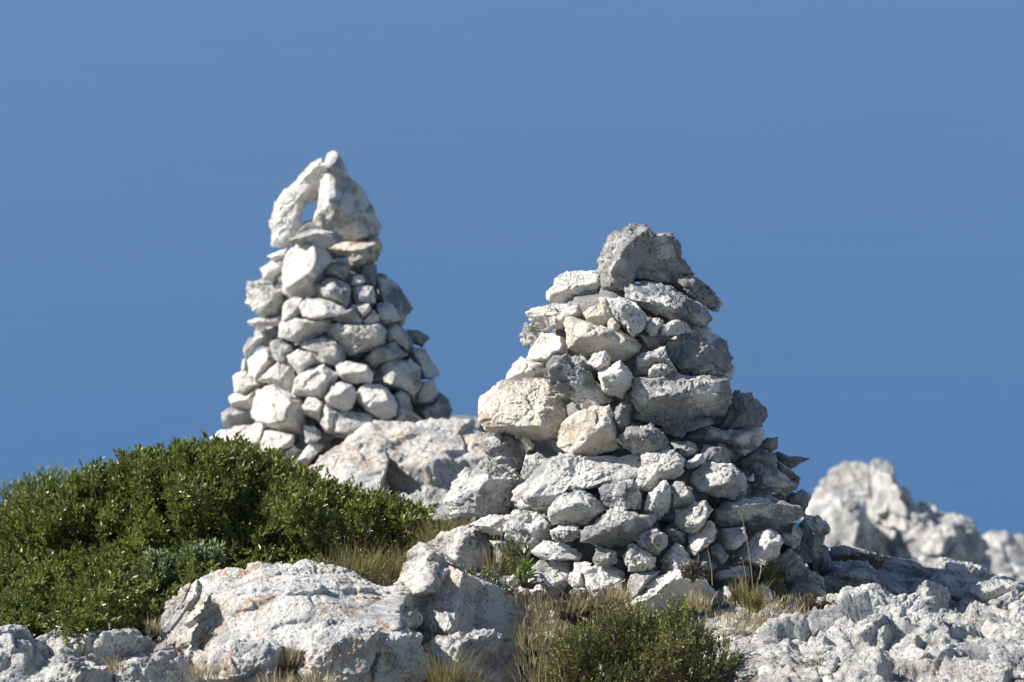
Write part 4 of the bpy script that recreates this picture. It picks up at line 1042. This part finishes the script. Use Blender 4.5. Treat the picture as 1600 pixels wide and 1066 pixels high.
grass('grass_tuft', 'straw tuft growing before the shaded face of the flat topped boulder', [(700, 1078, 10.75, 110, .17, .05, .05), (725, 1085, 10.75, 80, .15, .05, .12), (690, 1085, 10.7, 40, .19, .04, -.05)], GRASS, 35)
grass('grass_tuft', 'tall sparse tuft at the sunlit corner gap of the front cairn', [(770, 900, 11.7, 45, .15, .03, 0), (784, 902, 11.7, 30, .13, .03, .05)], GRASS, 36)
grass('grass_tuft', 'fuzzy reddish dry tuft between the mottled stone and the rosette', [(805, 890, 11.72, 110, .055, .035, 0), (815, 880, 11.72, 60, .05, .02, 0)], STRAW, 37)
grass('grass_tuft', 'reddish straw tuft against the tapering mottled stone', [(962, 945, 11.35, 120, .09, .035, .1), (975, 935, 11.4, 60, .08, .03, .1)], STRAW, 38)
grass('grass_tuft', 'straw tuft before the dark split stone at the shaded foot', [(1178, 950, 11.5, 110, .11, .03, 0), (1170, 945, 11.5, 40, .14, .03, 0)], GRASS, 39)
grass('grass_tuft', 'small straw tuft beside the dry scrub covered stone', [(1153, 935, 11.6, 70, .09, .025, 0)], GRASS, 40)
grass('grass_tuft', 'dry curled tuft hanging over the end of the big white base boulder', [(1082, 945, 11.4, 120, .06, .035, 0), (1100, 950, 11.35, 80, .06, .03, 0)], STRAW, 41)
grass('grass_tuft', 'straw tuft sprouting from the rubble in the sunlit foreground', [(1262, 1075, 10.75, 80, .14, .03, 0), (1278, 1080, 10.75, 50, .12, .03, 0)], GRASS, 42)
grass('grass_tuft', 'dry brown tuft on the sunlit face of the flat topped boulder', [(452, 1030, 10.75, 110, .045, .05, 0), (460, 1026, 10.77, 60, .05, .04, 0)], STRAW, 43)
grass('grass_tuft', 'brown tuft in the crevice low on the flat topped boulder', [(430, 1072, 10.55, 140, .05, .07, 0), (490, 1065, 10.55, 120, .05, .07, 0)], STRAW, 44)
grass('grass_tuft', 'brown tuft in the notch between the flat topped boulder and the low corner rock', [(320, 1055, 10.6, 140, .06, .05, 0)], STRAW, 45)
grass('grass_tuft', 'pale sparse tuft on the low corner rock', [(180, 1045, 10.7, 80, .05, .03, 0)], STRAW, 46)
grass('grass_tuft', 'small brown tuft wedged at the sunlit end of the flat topped boulder', [(240, 985, 11.2, 90, .05, .03, 0)], STRAW, 47)
rs = np.random.RandomState(3)
sp = []
for k in range(70):
    u = rs.uniform(822, 985); t = rs.uniform(0, 1)
    v = 925 + t * 165 + rs.uniform(-8, 8)
    if u > 900 and v > 985: continue
    sp.append((u, v, 11.75 - t * 1.0, 50, rs.uniform(.04, .08), .06, rs.uniform(-.2, .2)))
grass('grass', 'low tangle of dry brown heath and grass filling the dip before the front cairn', sp, HEATH, 50, kind='stuff')
sp = []
for k in range(40):
    u = rs.uniform(1110, 1250); t = rs.uniform(0, 1)
    sp.append((u, 935 + t * 60, 11.75 - t * .55, 30, rs.uniform(.02, .04), .05, 0))
grass('grass', 'sparse dead thatch on the soil between the bush and the rubble', sp, STRAW, 51, kind='stuff')


def stem_line(label, coords, d, seed, tip=None):
    rng = np.random.RandomState(seed)
    P = np.array([at(u, v, d) for u, v in coords])
    t = np.linspace(0, len(P) - 1, 14)
    path = np.stack([np.interp(t, np.arange(len(P)), P[:, c]) for c in range(3)], -1)
    wv = np.linspace(.0034, .0022, 14)
    V, q = strips(path[None], wv[None], rng, flat=False)
    parts = [(V, q)]
    if tip:
        bd = norm(rng.normal(size=(tip, 3)) + np.array([0, 0, .6]))
        v2, q2 = leaves(np.repeat(path[-1:], tip, 0) + rng.normal(scale=.006, size=(tip, 3)), bd, np.full(tip, .014), np.full(tip, .006), rng)
        parts.append((v2, q2))
    V, q = join(parts)
    o = mesh_obj('dry_stalk', V, q, STRAW if tip != 14 else PETAL, loc=path[0], smooth=False)
    tag(o, label, 'stalk', 'dry stalks before the front cairn')


stem_line('tall dry stalk with a tiny pale dot before the shaded foot', [(1113, 915), (1112, 890), (1109, 872), (1104, 850)], 11.5, 1, 5)
stem_line('tallest dry stalk crossing the large smooth pale grey stone', [(1178, 935), (1175, 900), (1170, 860), (1163, 825), (1157, 800)], 11.45, 2, 5)
stem_line('shorter dry stalk next to the tallest one', [(1168, 930), (1164, 895), (1160, 875)], 11.45, 3, 4)
stem_line('short stalk with a pale withered flower head', [(1186, 905), (1189, 890), (1190, 880)], 11.7, 4, 14)
stem_line('thin bent stalk crossing the light grey rounded stone near the sunlit foot', [(771, 842), (774, 830), (782, 820), (787, 812)], 11.6, 5, 4)
stem_line('straight stalk standing in the sunlit foot gap', [(781, 888), (782, 860), (783, 838), (785, 812)], 11.6, 6, 3)
stem_line('long stalk slanting across the half white half grey stone', [(888, 907), (868, 890), (846, 873)], 11.55, 7, 0)
stem_line('curved pale grass stalk arching over the dip before the green bush', [(880, 1075), (870, 1030), (850, 1008), (838, 998)], 10.7, 8, 3)
stem_line('thin dry twig lying across the low bright edged block', [(1003, 893), (1014, 880), (1008, 868), (992, 860)], 11.45, 9, 0)

# ------------------------------------------------------------------ rubble lying on the ground
def scatter(label, n, ur, tr, d0, d1, v0, v1, seed, rmin, rmax):
    rng = np.random.RandomState(seed)
    dirs, fc = ico(3)
    parts = []
    for k in range(n):
        t = rng.uniform() ** .8
        u = rng.uniform(*ur); d = d0 + (d1 - d0) * t
        x_, y_ = (u - 800) / F * d, d * math.cos(PITCH) - .1
        pz = ground_at(x_, y_)
        r = rmin * (rmax / rmin) ** (rng.uniform() ** 2.2)
        pl = norm(rng.normal(size=(10, 3)))
        dd = np.maximum(dirs @ pl.T, 1e-4) / rng.uniform(.7, 1, 10)
        R = np.minimum((dd ** 30).sum(1) ** (-1 / 30), 1.25)
        R = R + .05 * perlin(dirs * 3 + k)
        a = rng.uniform(0, 6.28)
        V = dirs * R[:, None] * r * np.array([1.2, .9, .6]) * rng.uniform(.8, 1.2, 3)
        V = np.stack([V[:, 0] * math.cos(a) - V[:, 1] * math.sin(a), V[:, 0] * math.sin(a) + V[:, 1] * math.cos(a), V[:, 2]], -1)
        parts.append((V + np.array([x_, y_, pz + r * .25]), fc))
    V, Fc = join(parts)
    o = mesh_obj('gravel', V, Fc, MAT['m'], loc=V.mean(0), smooth=False)
    tag(o, label, kind='stuff')


scatter('loose pale rubble strewn over the sunlit foreground beside the green bush', 480, (1120, 1330), 0, 10.5, 11.9, 0, 0, 61, .006, .034)
scatter('small loose stones on the soil at the foot of the front cairn', 420, (800, 1300), 0, 11.35, 11.85, 0, 0, 62, .007, .036)
